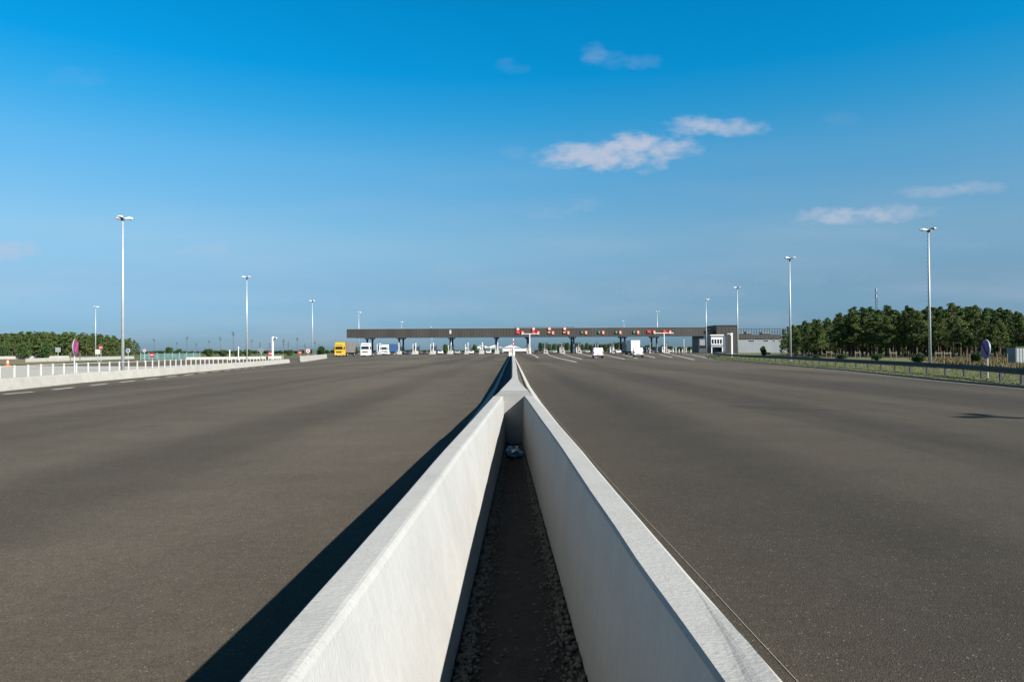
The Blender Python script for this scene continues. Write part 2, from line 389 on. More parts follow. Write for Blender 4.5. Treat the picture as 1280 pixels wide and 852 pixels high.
for y in stations:
    lo, li, lf = interp(LO, y) - .012 + wob(y, 1), interp(LI, y) + wob(y, 2), LF(y)
    r = [(lf, y, -.02), (lf - .01, y, .1), (li + .006, y, H - .040), (li + .002, y, H - .022), (li - .006, y, H - .010), (li - .016, y, H - .003), (li - .030, y, H), (lo + .014, y, H), (lo + .002, y, H - .010), (lo - .004, y, .25), (lo - .02, y, .11), (lo - .03, y, -.02)]
    rings.append(r)
b = MB().loft(rings)
w1 = fixn(b.build('concrete_barrier', M['conc'], smooth=False))
tag(w1, 'long pale concrete wall left of the gravel trench, its inner face in full sun', 'concrete barrier')
rings = []
for y in stations:
    ri, ro, rf = interp(RI, y) + wob(y, 3), interp(RO, y) + .008 + wob(y, 4), RF(y)
    # near the camera the outer strip of the top drops away from a crease
    k = max(0.0, min(1.0, (2.40 - y) / .7))
    cx = ro - .026 - .10 * min(1, max(0, (2.40 - y) / 1.0)) if y < 2.40 else ro - .026
    dz = .030 * k
    r = [(rf, y, -.02), (rf + .005, y, .1), (ri - .002, y, H - .012), (ri + .010, y, H), (cx - .014, y, H), (cx + .002 * k, y, H + dz * .05), (cx + .016 * k, y, H + dz * .17), (cx + .034 * k, y, H + dz * .27), (max(cx + .002 + .036 * k, ro - .022), y, H + dz * .40 - .001), (ro - .0005, y, H - .020), (ro + .02, y, .25), (ro + .05, y, .11), (ro + .06, y, -.02)]
    rings.append(r)
b = MB().loft(rings)
w2 = fixn(b.build('concrete_barrier', M['conc'], smooth=False))
tag(w2, 'pale concrete wall right of the gravel trench, creased along its near top', 'concrete barrier')
for w in (w1, w2): w['group'] = 'concrete walls of the road median'

# cross block closing the trench and tapering into the single wall
def ring_at(y, xl, xr, h, ex=.035):
    return [(xl - .10, y, -.02), (xl - .08, y, .11), (xl - ex, y, .25), (xl, y, h - .01), (xl + .012, y, h), (xr - .012, y, h), (xr, y, h - .01), (xr + ex, y, .25), (xr + .08, y, .11), (xr + .10, y, -.02)]
blk = empty('concrete_junction_block', (0, YB, 0), label='tapering concrete block closing the far end of the gravel trench', cat='concrete block')
b = MB()
rr = []
for y, xl, xr, h in ((YB + .004, interp(LO, 12.2) + .0, interp(RO, 12.2), H - .004), (13.9, -.235, .30, H - .004)):
    rr.append([(p[0], p[1] - YB, p[2]) for p in ring_at(y, xl, xr, h)])
fixn(b.loft(rr).build('joint_section', M['conc3'], blk))
b = MB(); rr = []
for y, xl, xr, h in ((13.904, -.238, .305, H + .004), (15.5, -.17, .235, H + .012), (17.5, -.09, .175, H + .015), (19.5, -.025, .155, H + .01), (21, -.005, .155, H + .004)):
    rr.append([(p[0], p[1] - YB, p[2]) for p in ring_at(y, xl, xr, h)])
fixn(b.loft(rr).build('tapered_section', M['conc'], blk))
b = MB(); rr = []
for y, xl, xr in ((21.01, -.005, .155), (30, .0, .18), (38, .01, .22), (60, .0, .24), (100, -.02, .22), (170, -.08, .2)):
    rr.append(ring_at(y, xl, xr, H))
o = fixn(b.loft(rr).build('concrete_barrier', M['conc']))
tag(o, 'single thin concrete wall running on from the tapered block towards the toll gates', 'concrete barrier', 'concrete walls of the road median')

# low kerbs and the infill strips between kerb and wall
ys = [-8, -4, 0, 2, 3.47, 6, 9.2, 12, 15, 19.7, 24, 29, 40, 55, 68, 100, 140, 177]
for sg, lab in ((-1, 'low sloped concrete kerb on the shaded left side of the median'), (1, 'low white concrete kerb on the sunlit right side of the median')):
    rr = []
    for y in ys:
        x = interp(KB, y)
        rr.append([(sg * x, y, -.02), (sg * (x - .02), y, .03), (sg * (x - .085), y, .15), (sg * (x - .20), y, .16), (sg * (x - .22), y, .15), (sg * (x - .22), y, -.02)])
    tag(fixn(MB().loft(rr).build('kerb', M['kerbc'])), lab, 'kerb', 'kerbs of the road median')
    vs = []; fs = []
    for i, y in enumerate(ys):
        x = interp(KB, y) - .215
        xi = (interp(LO, y) * -1 if sg < 0 else interp(RO, y)) + .10 if y <= 12 else .02
        vs += [(sg * x, y, .09), (sg * max(.0, min(xi, x - .02)), y, .09)]
        if i: fs.append((2 * i - 2, 2 * i, 2 * i + 1, 2 * i - 1))
    tag(MB().add(vs, fs).build('median_infill', M['fill']), kind='structure')
# trench floor: damp soil
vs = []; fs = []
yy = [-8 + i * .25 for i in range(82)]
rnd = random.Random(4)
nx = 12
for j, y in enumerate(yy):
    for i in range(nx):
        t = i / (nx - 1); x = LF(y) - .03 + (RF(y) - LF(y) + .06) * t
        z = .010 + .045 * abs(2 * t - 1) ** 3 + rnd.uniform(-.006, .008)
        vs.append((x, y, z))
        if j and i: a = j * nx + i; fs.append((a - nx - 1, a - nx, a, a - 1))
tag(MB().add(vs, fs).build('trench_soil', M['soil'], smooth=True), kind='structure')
# gravel along both sides
b = MB(); rnd = random.Random(11)
def stone(b, x, y, z, r, rnd):
    vs = []
    for th, n_ in ((-.5, 5), (.45, 5)):
        for i in range(n_):
            w = 2 * math.pi * (i + .5 * (th > 0)) / n_ + rnd.uniform(-.25, .25); q = r * rnd.uniform(.7, 1.15)
            vs.append((x + q * math.cos(w), y + q * math.sin(w) * 1.1, z + th * r * rnd.uniform(.6, 1.1)))
    vs.append((x, y, z + r * rnd.uniform(.6, .95)))
    fs = [(i, (i + 1) % 5, 5 + i) for i in range(5)] + [((i + 1) % 5, 5 + (i + 1) % 5, 5 + i) for i in range(5)] + [(5 + i, 5 + (i + 1) % 5, 10) for i in range(5)]
    b.add(vs, fs)
for k in range(4200):
    y = 1.5 + 11 * rnd.random() ** 1.35
    side = rnd.random() < .55
    w = RF(y) - LF(y); q = abs(rnd.gauss(0, .11)) + (.0)
    if q > .42: continue
    if rnd.random() < .06: q = rnd.random() * .5
    x = LF(y) + .012 + w * q if side else RF(y) - .012 - w * q
    t = abs(2 * (x - LF(y)) / w - 1)
    stone(b, x, y, .012 + .05 * t ** 3, rnd.uniform(.005, .015) * (1.25 if q < .1 else .85), rnd)
tag(b.build('gravel', M['stone']), 'loose grey gravel lying along both walls of the trench floor', 'gravel', kind='stuff')
# crumpled litter at the far end of the trench
b = MB(); rnd = random.Random(5); nu, nv = 14, 9
vs = []
for j in range(nv):
    for i in range(nu):
        w = 2 * math.pi * i / nu; ph = math.pi * (j + .5) / nv
        q = 1 + rnd.uniform(-.35, .35)
        vs.append((.12 * q * math.sin(ph) * math.cos(w), .30 * q * math.sin(ph) * math.sin(w), .07 + .06 * q * math.cos(ph)))
fs = [(j * nu + i, j * nu + (i + 1) % nu, (j + 1) * nu + (i + 1) % nu, (j + 1) * nu + i) for j in range(nv - 1) for i in range(nu)]
tag(b.add(vs, fs).build('plastic_bag', M['bag'], loc=(G(642, 571).x, 10.8, .01)), 'crumpled blue and white plastic litter at the far end of the trench', 'litter')
# tyre marks
for pa, pb, wd, lab in (((905, 505.6), (1068, 514), .16, 0), ((905, 507.5), (1020, 513.5), .14, 0)):
    a_, c_ = G(*pa), G(*pb); b = MB(); n_ = 14
    d_ = (c_ - a_).normalized(); nn = Vector((-d_.y, d_.x, 0))
    for i in range(n_):
        t0, t1 = i / n_, (i + 1) / n_; w0, w1 = wd * math.sin(math.pi * t0) ** .5 / 2, wd * math.sin(math.pi * t1) ** .5 / 2 if t1 < 1 else 0
        p0, p1 = a_.lerp(c_, t0), a_.lerp(c_, t1)
        b.add([((p0 - nn * w0).x, (p0 - nn * w0).y, .004), ((p1 - nn * w1).x, (p1 - nn * w1).y, .004), ((p1 + nn * w1).x, (p1 + nn * w1).y, .004), ((p0 + nn * w0).x, (p0 + nn * w0).y, .004)], [(0, 1, 2, 3)])
    tag(b.build('tyre_mark', M['soot']), kind='structure')
for px_pts, wd in ((((500, 572), (520, 556), (538, 541), (551, 529), (558, 519)), .035), (((290, 606), (340, 583), (400, 556), (445, 536), (482, 519)), .04), (((470, 608), (500, 601), (520, 598)), .03)):
    g_ = [G(*p) for p in px_pts]; b = MB(); rnd = random.Random(int(wd * 1000))
    for i in range(len(g_) - 1):
        for q in range(14):
            if rnd.random() < .45: continue
            a_, c_ = g_[i].lerp(g_[i + 1], q / 14), g_[i].lerp(g_[i + 1], (q + rnd.uniform(.3, 1.0)) / 14)
            sh = rnd.uniform(-.03, .03); a_ = a_ + Vector((sh, 0, 0)); c_ = c_ + Vector((sh, 0, 0))
            stripe(b, a_, c_, wd * rnd.uniform(.3, .9), .003) if False else b.add([(a_.x - wd * .3, a_.y, .003), (c_.x - wd * .2, c_.y, .003), (c_.x + wd * .2, c_.y, .003), (a_.x + wd * .3, a_.y, .003)], [(0, 1, 2, 3)])
    tag(b.build('scuff_mark', M['scuff']), kind='structure')
# pale cord on the asphalt at the right of the median
pts = [G(*p, .002) for p in ((1012, 866), (998, 852), (935, 784.5), (880, 725), (811.4, 652.6), (757, 594), (727.4, 560), (698, 526), (677, 501), (664, 481))]
b = MB()
for i in range(len(pts) - 1): b.tube(pts[i], pts[i + 1], .002, n=5)
tag(b.build('cord', M['cord']), 'thin pale cord lying on the asphalt beside the right kerb', 'cord')

# impact cushion / marker at the toll end of the median
e = empty('crash_cushion', (-.05, 182, 0), label='white crash cushion with red chevron panel at the end of the median wall', cat='crash cushion')
MB().box(-.75, .75, 0, 6, 0, 1.1).build('body', M['white'], e)
MB().box(-.55, .55, -.06, -.003, .95, 1.75).build('chevron_panel', M['white'], e)
b = MB()
for i in range(3): b.add([(-.5 + i * .34, -.065, 1.0), (-.35 + i * .34, -.065, 1.0), (-.2 + i * .34, -.065, 1.7), (-.35 + i * .34, -.065, 1.7)], [(0, 1, 2, 3)])
b.build('red_stripes', M['red'], e)
b = MB().tube((.35, -.1, 0), (.35, -.1, 4.4), .12); b.build('marker_post', M['white'], e)
for z in (2.5, 3.4): MB().box(.2, .5, -.25, -.23, z, z + .45).build('red_band', M['red'], e)

# ------------------------------------------------------------------ left side: low wall, railing, road beyond
def dirn(pts, i):
    a = pts[max(0, i - 1)]; c = pts[min(len(pts) - 1, i + 1)]; d = (c - a).normalized(); return Vector((-d.y, d.x, 0))
def wall_along(pts, h, w, name, label, m, grp=None, side=1, taper=0):
    rr = []
    for i, p in enumerate(pts):
        nrm = dirn(pts, i) * side
        def q(d, z): v = p + nrm * d; return (v.x, v.y, z)
        hh = h
        rr.append([q(0, -.02), q(.02, .1), q(.10, hh - .03), q(.13, hh), q(w - .03, hh), q(w, hh - .03), q(w + .04, -.02)])
    o = fixn(MB().loft(rr).build(name, m)); return tag(o, label, 'concrete wall', grp)
def subdiv(pts, step):
    out = []
    for i in range(len(pts) - 1):
        n = max(1, int((pts[i + 1] - pts[i]).length / step))
        out += [pts[i].lerp(pts[i + 1], k / n) for k in range(n)]
    return out + [pts[-1]]
wall_along(LW[:5], .50, .45, 'low_wall', 'low pale concrete wall beside the dashed line, its longer nearer length', M['conc2'], 'low concrete walls on the left')
wall_along([LW[4] + Vector((.25, .3, 0)), LW[5] + Vector((.05, 0, 0))], .50, .45, 'low_wall', 'farther length of the low pale concrete wall beside the dashed line', M['conc2'], 'low concrete walls on the left')
for pa, pb, hh, lab in ((G(380, 452.0), G(409, 447.6), .85, 'short white concrete wall left of the yellow truck'),
                        (G(36, 452.4), G(168, 448.2), .62, 'white concrete wall across the far slip road before the left pine wood'),
                        (G(-60, 449.2), G(86, 448), .7, 'farthest white concrete wall at the left edge below the round bushes'),
                        (G(233, 449.4), G(352, 448.1), .5, 'thin white far wall beyond the left railing below the row of bushes')):
    wall_along(subdiv([pa, pb], 20), hh, .5, 'low_wall', lab, M['conc2'], 'low concrete walls on the left')
# dashes along the left wall
dash = [((5, 492.6), (42, 489.6)), ((66, 487), (92, 484)), ((113, 481.8), (134, 479.4)), ((150, 477.8), (169, 475.6)), ((182, 474.2), (198, 472.4)), ((208, 471.2), (221, 469.7)), ((230, 469), (242, 467.5)),
        ((248.5, 466.7), (259, 465.6)), ((265.5, 464.9), (274.5, 464)), ((281, 463.3), (288, 462.5)), ((293.5, 462), (300, 461.3)), ((305, 460.8), (310.5, 460.2)), ((315, 459.7), (320, 459.2)), ((325, 458.7), (330, 458.2)), ((-60, 499), (-22, 495.5))]
b = MB()
def stripe(b, a, c, w, z=.006):
    d = (c - a).normalized(); nn = Vector((-d.y, d.x, 0)) * w / 2
    b.add([(a - nn).to_tuple()[:2] + (z,), (c - nn).to_tuple()[:2] + (z,), (c + nn).to_tuple()[:2] + (z,), (a + nn).to_tuple()[:2] + (z,)], [(0, 1, 2, 3)])
for a, c in dash: stripe(b, G(*a), G(*c), .24)
tag(b.build('dashed_edge_line', M['paint']), kind='structure')
b = MB()
for i in range(len(RE) - 5):
    a = RE[i] + Vector((-.35, 0, 0)); c = RE[i + 1] + Vector((-.35, 0, 0)); stripe(b, a, c, .16)
tag(b.build('edge_line', M['oldpaint']), kind='structure')
# lane lines sweeping in from the toll islands
lanes = [[(663, 441.8), (668, 444), (673, 447)], [(684, 441.9), (687, 444), (697, 447.2), (720.6, 452.5)], [(703.6, 441.7), (707, 443.3), (716, 446), (727.5, 448.8)], [(725, 441.5), (731, 443), (741, 445.6), (748, 447.5)],
         [(744, 441.5), (755, 443), (768, 446), (781, 448.8)], [(767, 441.4), (778, 443.2), (791, 446.3), (797, 447.8)], [(789, 441.2), (805, 443.6), (819, 447.2)], [(812, 441.2), (823.8, 442.3), (840, 446.7)],
         [(832, 441), (842, 443.4), (868, 449.6)], [(853, 441.5), (866, 443.6), (887.5, 447.8)]]
b = MB()
for ln in lanes:
    g = [G(*p) for p in ln]
    for i in range(len(g) - 1): stripe(b, g[i], g[i + 1], .34, .006)
tag(b.build('lane_lines', M['paint']), kind='structure')

# pale slip road and fields behind the railing
behind = [p + Vector((-.6, .3, 0)) for p in LW[:]]
poly('slip_road', behind + [G(352, 450.3), G(190, 457.6), G(0, 457)], .0, M['conc2'], kind='structure')
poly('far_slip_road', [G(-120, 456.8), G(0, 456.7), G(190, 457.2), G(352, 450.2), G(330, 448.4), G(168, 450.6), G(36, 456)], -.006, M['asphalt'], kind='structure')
poly('dry_verge', [G(-200, 456.5), G(60, 455.4), G(100, 451.5), G(84, 448.7), G(-200, 450.0)], .004, M['dry'], kind='structure')

# railing
e = empty('metal_railing', LW[1] + Vector((-.75, 0, 0)), label='long galvanised railing with thin posts behind the left concrete wall', cat='railing')
fp = [p + dirn(LW, i) * .78 for i, p in enumerate(LW)]
acc = 0; nextd = 6.0; tops = []; org = e.location
for i in range(len(fp) - 1):
    a, c = fp[i], fp[i + 1]; ln = (c - a).length
    while nextd <= acc + ln:
        t = (nextd - acc) / ln; p = a.lerp(c, t); tops.append(p)
        nextd += 1.27 if nextd < 60 else 1.6
    acc += ln
tops = tops[:80]
for p in tops:
    q = p - org
    MB().box(q.x - .028, q.x + .028, q.y - .03, q.y + .03, 0, 1.03).build('post', M['cream'], e)
for z in (.98, .30):
    b = MB()
    for i in range(len(tops) - 1): b.tube((tops[i] - org) + Vector((0, 0, z)), (tops[i + 1] - org) + Vector((0, 0, z)), .016, n=5)
    b.build('rail', M['cream'], e)

# ------------------------------------------------------------------ right side: guard rail, verge, fields
rail_px = [(1400, 490.5), (1280, 480.3), (1272, 479.4), (1236, 474.9), (1205, 471.3), (1176, 468.6), (1110, 463.2), (1050, 458.6), (984, 453.2)]
GR = [G(*p) for p in rail_px]
GR = GR[:-1] + [Vector((30.5, 80, 0)), Vector((32.7, 103, 0)), Vector((37.5, 130, 0)), Vector((46, 165, 0)), Vector((55, 192, 0)), Vector((66, 222, 0)), Vector((75, 252, 0))]
edge_out = [Vector((p.x + .3, p.y, 0)) for p in RE[:-2]]
vg = [(RE[0].x, RE[0].y - 20)] + [(p.x, p.y) for p in RE[:-3]] + [(95, 262), (75, 190), (62, 140), (70, 80), (60, 20), (40, -20)]
poly('grass_verge', vg, .012, M['verge'], kind='structure')
poly('dry_meadow', [(33.5, 47), (37, 58), (44, 76), (52, 96), (90, 100), (60, 38)], .018, M['dry'], kind='structure')
poly('forest_floor', [(46, 132), (54, 120), (66, 104), (90, 95), (140, 100), (160, 190), (86, 215), (58, 165)], .022, M['undergrowth'], kind='structure')
e = empty('guard_rail', GR[1], label='long dark steel guard rail on posts along the right edge of the asphalt', cat='guard rail')
org = e.location.copy()
def rprof(p, n_):
    q = p - org
    pr = [(0, .40), (.035, .44), (.035, .50), (0, .535), (0, .555), (.035, .59), (.035, .65), (0, .69)]
    return [(q.x - n_.x * 0 + n_.x * d, q.y + n_.y * d, z) for d, z in pr] + [(q.x + n_.x * (d - .012), q.y + n_.y * (d - .012), z) for d, z in reversed(pr)]
GS = subdiv(GR, 4)
b = MB(); b.loft([rprof(p, dirn(GS, i)) for i, p in enumerate(GS)])
fixn(b.build('rail_beam', M['rail'], e))
acc = 0; nextd = 1.0; cnt = 0
for i in range(len(GR) - 1):
    a, c = GR[i], GR[i + 1]; ln = (c - a).length
    while nextd <= acc + ln:
        p = a.lerp(c, (nextd - acc) / ln) - org; nextd += 2.6; cnt += 1
        if cnt > 95: break
        MB().box(p.x + .03, p.x + .13, p.y - .04, p.y + .04, -.02, .62).build('post', M['rail'], e)
    acc += ln
# low kerb at the asphalt edge
rr = []
for p in RE[:8]:
    rr.append([(p.x, p.y, -.02), (p.x + .02, p.y, .07), (p.x + .16, p.y, .07), (p.x + .18, p.y, -.02)])
tag(fixn(MB().loft(rr).build('kerb', M['rail'])), 'thin dark kerb at the right edge of the asphalt below the guard rail', 'kerb')
# grass tufts on the verge
def tufts(name, area, n, h, m, label, seed, zb=.01):
    b = MB(); rnd = random.Random(seed)
    for k in range(n):
        x, y = area(rnd)
        for j in range(4):
            w = rnd.uniform(0, 6.28); hh = h * rnd.uniform(.4, 1.1); s_ = hh * .16
            dx, dy = math.cos(w) * s_, math.sin(w) * s_; lx, ly = rnd.uniform(-.4, .4) * hh, rnd.uniform(-.4, .4) * hh
            ox, oy = x + rnd.uniform(-.08, .08), y + rnd.uniform(-.08, .08)
            b.add([(ox - dx, oy - dy, zb), (ox + dx, oy + dy, zb), (ox + lx, oy + ly, zb + hh)], [(0, 1, 2)])
    tag(b.build(name, m), label, 'grass', kind='stuff')
def a_verge(rnd):
    y = 24 + 150 * rnd.random() ** 2
    x0 = interp([(p.y, p.x) for p in RE[:8]], y)
    return x0 + .25 + rnd.random() ** 1.3 * 14, y
tufts('verge_grass', a_verge, 16000, .085, M['verge'], 'short green grass along the right verge', 21)
def a_dry(rnd):
    y = rnd.uniform(47, 95); return rnd.uniform(33.5 + (y - 47) * .39, 60 + (y - 45) * .6), y
tufts('dry_grass', a_dry, 11000, .36, M['dry'], 'tall straw coloured grass before the right pine wood', 22)

# ------------------------------------------------------------------ lamp posts
def make_lamp(rungs=False):
    root = empty('floodlight_mast', (0, 0, 0))
    MB().tube((0, 0, 0), (0, 0, .05), .3, n=12).build('base_plate', M['galv'], root)
    b = MB().tube((0, 0, .05), (0, 0, 12.7), .14, .062, n=12)
    b.build('mast', M['galv'], root, smooth=True)
    if rungs:
        b = MB()
        for i in range(28): b.box(-.26, -.10, -.02, .02, 1.0 + i * .4, 1.05 + i * .4)
        b.build('climbing_rungs', M['dark'], root)
    MB().tube((0, 0, 12.68), (0, 0, 12.85), .16, .16, n=10).build('head_hub', M['dark'], root)
    for w in (20, 140, 260):
        c, s_ = math.cos(R(w)), math.sin(R(w))
        b = MB(); rr = []
        for t, wd, th in ((.08, .06, .05), (.25, .18, .10), (.5, .22, .13), (.74, .13, .07)):
            z = 12.82 + .10 * t
            rr.append([(c * t + s_ * wd * k, s_ * t - c * wd * k, z + (th if up else -.02)) for k, up in ((-1, 0), (1, 0), (.7, 1), (-.7, 1))])
        l = fixn(b.loft(rr).build('lamp_head', M['white'], root))
        b = MB(); b.box(.25, .66, -.14, .14, -.045, -.03); g = b.build('lens', M['glass'], l); g.location = (0, 0, 12.86); g.rotation_euler = (0, 0, R(w))
    return root
lamp_proto = make_lamp(); lamp_rung = make_lamp(True)
def lamp(px, top, hgt, lab, proto=lamp_proto, rz=0):
    # a mast of height hgt whose top shows at (px, top)
    d = dirpx(px, top); t = (hgt - CAMZ) / d.z
    o = copy_tree(proto); o.location = (d.x * t, d.y * t, 0); o.rotation_euler = (0, 0, rz); s_ = hgt / 12.85; o.scale = (s_, s_, s_)
    tag(o, lab, 'floodlight', 'tall floodlight masts around the toll plaza'); return o
lamp(153.5, 273, 12.9, 'tallest floodlight mast on the left, rising behind the pale concrete wall', rz=.3)
lamp(308.5, 346.5, 12.9, 'floodlight mast over the far end of the left railing', rz=1.2)
lamp(390.5, 376, 12.9, 'floodlight mast beside the short white wall left of the yellow truck', rz=.8)
lamp(119.5, 383.5, 12.9, 'distant floodlight mast before the left pine wood', rz=.4)
lamp(448.5, 390.5, 19.5, 'floodlight mast showing above the left end of the canopy', rz=2)
lamp(501.8, 402.5, 14.9, 'small floodlight mast, second from the left above the canopy roof', rz=.2)
lamp(539.8, 408.6, 12.9, 'smallest floodlight mast just above the canopy left of centre', rz=.9)
lamp(1160.5, 287.5, 11.2, 'nearest floodlight mast on the right, with dark climbing rungs, before the pine wood', lamp_rung, .5)
lamp(987, 323, 12.9, 'floodlight mast between the grey service building and the right pine wood', rz=1.1)
lamp(921.5, 359.5, 12.9, 'floodlight mast before the dark brown block of the service building', rz=.6)
lamp(882.5, 374.5, 12.9, 'floodlight mast before the right end of the toll canopy', rz=1.9)
lamp(780, 401.5, 14.6, 'small floodlight mast above the canopy roof right of centre', rz=.7)
lamp(821.5, 389.5, 19.1, 'floodlight mast standing above the right half of the canopy', rz=1.5)
o = copy_tree(lamp_proto); o.location = (G(1240, 520.5).x + 12.8 * SUN.x / SUN.z, G(1240, 520.5).y + 12.8 * SUN.y / SUN.z, 0); o.rotation_euler = (0, 0, 1.0)
tag(o, 'floodlight mast outside the right edge of the picture whose lamp shadow falls on the asphalt', 'floodlight', 'tall floodlight masts around the toll plaza')
for p_ in (lamp_proto, lamp_rung):
    for c in list(p_.children):
        for g in list(c.children): bpy.data.objects.remove(g)
        bpy.data.objects.remove(c)
    bpy.data.objects.remove(p_)

# ------------------------------------------------------------------ toll canopy
CY = 297.0
cz0, cz1 = 7.05, 10.6
cx0, cx1 = -68.2, 80.2
e = empty('toll_canopy', (0, CY, 0), label='very long flat brown ribbed canopy spanning all the toll lanes', cat='canopy')
MB().box(cx0, cx1, .30, 17.7, cz0 + .25, cz1 - .2).build('roof_slab', M['dark'], e)
def fascia(x0, x1, y, z0, z1, name='fascia', par=e):
    b = MB(); b.box(x0, x1, y, y + .25, z0, z1); b.cur = 1
    x = x0 + .3
    rnd = random.Random(int(x0 * 10))
    while x < x1 - .2:
        b.box(x, x + .10, y - .07, y - .002, z0 + .02, z1 - .02); x += .62
    b.cur = 0
    return b.build(name, [M['cladding'], M['cladding2']], par)
fascia(cx0, .8, 0, cz0, cz1 - .12); fascia(.8, 25.8, -.06, cz0, cz1 + .22); fascia(25.8, cx1, 0, cz0, cz1)
fascia(cx0, cx1, 17.8, cz0, cz1 - .1)
MB().box(cx0 - .003, cx0 + .25, .26, 17.79, cz0 + .003, cz1 - .14).build('end_fascia', M['cladding'], e)
MB().box(cx0 - .1, cx1, -.16, .5, cz1 - .115, cz1 - .02).build('coping', M['galv'], e)
MB().box(cx0 + .1, cx1 - .1, -.10, .6, cz0 - .22, cz0 - .004).build('soffit_trim', M['dark'], e)
for x in (-60.3, -47, -25.7, -6.7, 6.7, 25.7, 47, 60.3):
    for y in (3, 14.2):
        b = MB(); b.tube((x, y, 0), (x, y, 6.0), .42, .36, n=10)
        c_ = b.build('column', M['bluesteel'], e)
        b = MB()
        for s_ in (-1, 1):
            b.tube((x, y, 5.8), (x + s_ * 1.1, y, 6.88), .17, .17, n=6); b.tube((x, y, 5.3), (x, y + s_ * 1.5, 6.88), .18, .18, n=6)
        b.box(x - 1.3, x + 1.3, y - .25, y + .25, 6.80, 6.99)
        b.build('bracket', M['bluesteel'], c_)
# connector bay at the right end of the canopy
e2 = empty('connecting_bay', (0, CY, 0), label='dark glazed bay closing the right end of the toll canopy', cat='building')
xb0, xb1 = 77.3, 82.2
MB().box(xb0, xb1, .8, 12, 0, 7.0).build('body', M['dark'], e2)
MB().box(xb0 + .3, xb1 - .2, .72, .79, 3.0, 5.3).build('grey_panel', M['greywall'], e2)
MB().box(xb0 + .3, xb1 - .2, .72, .79, 1.9, 2.7).build('window', M['glass'], e2)

# fascia signs: speed discs, lane signals, orange tags
def text_mesh(txt, size, parent, loc, m, name):
    cu = bpy.data.curves.new(name, 'FONT'); cu.body = txt; cu.size = size; cu.align_x = 'CENTER'; cu.align_y = 'CENTER'; cu.extrude = .01
    t = bpy.data.objects.new(name, cu); COL.objects.link(t)
    dg = bpy.context.evaluated_depsgraph_get(); me = bpy.data.meshes.new_from_object(t.evaluated_get(dg)); bpy.data.objects.remove(t)
    me.materials.append(m) if not me.materials else None
    o = bpy.data.objects.new(name, me); COL.objects.link(o); o.parent = parent; o.location = loc; o.rotation_euler = (math.pi / 2, 0, 0); return o
def disc_sign(x, z, lab):
    e = empty('speed_limit_disc', (x, CY - .35, z), label=lab, cat='road sign', group='round signs on the canopy fascia')
    MB().disc((0, 0, 0), .74).build('red_ring', M['red'], e)
    MB().disc((0, -.02, 0), .50, th=.03).build('white_face', M['white'], e)
    MB().box(-.22, -.06, -.045, -.036, -.2, .2).box(.06, .22, -.045, -.036, -.2, .2).build('dark_marks', M['dark'], e)
    MB().box(-.05, .05, .015, .28, -.6, .6).build('bracket', M['galv'], e)
def x_signal(x, z, lab):
    e = empty('lane_signal', (x, CY - .35, z), label=lab, cat='lane signal', group='lane signals on the canopy fascia')
    MB().box(-.72, .72, 0, .25, -.58, .58).build('housing', M['red'], e)
    b = MB()
    for s_ in (-1, 1): b.tube((-.48 * s_, -.03, -.48), (.48 * s_, -.03, .48), .12, n=6)
    b.build('cross', M['redlit'], e)
def arrow_signal(x, z, lab, amber=False):
    e = empty('lane_signal', (x, CY - .35, z), label=lab, cat='lane signal', group='lane signals on the canopy fascia')
    MB().box(-.55, .55, 0, .25, -.52, .52).build('housing', M['dark'] if not amber else M['cladding'], e)
    if amber: MB().box(-.5, .5, -.03, -.004, -.05, .42).build('amber_plate', M['amber'], e)
    else: MB().add([(-.30, -.02, .02), (.30, -.02, .02), (0, -.02, -.40), (-.14, -.02, .05), (.14, -.02, .05), (.14, -.02, .5), (-.14, -.02, .5)], [(0, 2, 1), (3, 4, 5, 6)]).build('green_arrow', M['greenlit'], e)
def tee_sign(x, z, lab):
    e = empty('toll_tag_sign', (x, CY - .35, z), label=lab, cat='toll sign', group='orange toll tag signs on the fascia')
    MB().box(-.52, .52, 0, .2, -.66, .66).build('panel', M['orange'], e)
    b = MB(); b.box(-.14, .14, -.03, -.004, -.5, .55); b.box(-.38, .45, -.031, -.005, .16, .36); b.box(-.14, .42, -.032, -.006, -.62, -.42)
    b.build('white_letter', M['cream'], e)
X = lambda px: (px - 640) / 3.0
ordn = ['first', 'second', 'third', 'fourth', 'fifth', 'sixth', 'seventh', 'eighth', 'ninth', 'tenth']
lane_px = [647.3, 666.7, 686.2, 705.2, 726.8, 748, 769.2, 791.2, 809.8, 829.3]
for i, px in enumerate(lane_px):
    x = X(px)
    if i < 4: disc_sign(x + .05, 10.15, ordn[i] + ' of the four round red-ringed signs on the canopy, from the left')
    if i in (0, 1, 8, 9):
        x_signal(x - (.0 if i < 2 else .2), 8.75, {0: 'red lane signal under the first round sign', 1: 'red lane signal under the second round sign', 8: 'red lane signal near the right end of the canopy, the left one of two', 9: 'red lane signal nearest the right end of the canopy'}[i])
        tee_sign(x + (1.95 if i < 2 else 2.1), 8.5, 'orange tag sign right of the red lane signal, ' + {0: 'first round sign above', 1: 'second round sign above', 8: 'eighth orange tag of the row', 9: 'rightmost orange tag of the row'}[i])
    elif i in (2, 3):
        arrow_signal(x - .1, 8.55, 'amber lane plate under the ' + ordn[i] + ' round sign', True)
        tee_sign(x + 1.5, 8.5, 'orange tag sign beside the amber plate under the ' + ordn[i] + ' round sign')
    else:
        arrow_signal(x, 8.55, 'dark lane signal with green arrow, ' + ordn[i - 4] + ' of the four from the left')
        tee_sign(x + 1.6, 8.5, 'orange tag sign beside the ' + ordn[i - 4] + ' green arrow signal from the left')
e = empty('lane_number_panel', (X(563.8), CY - .2, 9.1), label='small white panel alone on the left half of the canopy fascia', cat='sign')
MB().box(-.35, .35, 0, .1, -.75, .75).build('panel', M['white'], e)
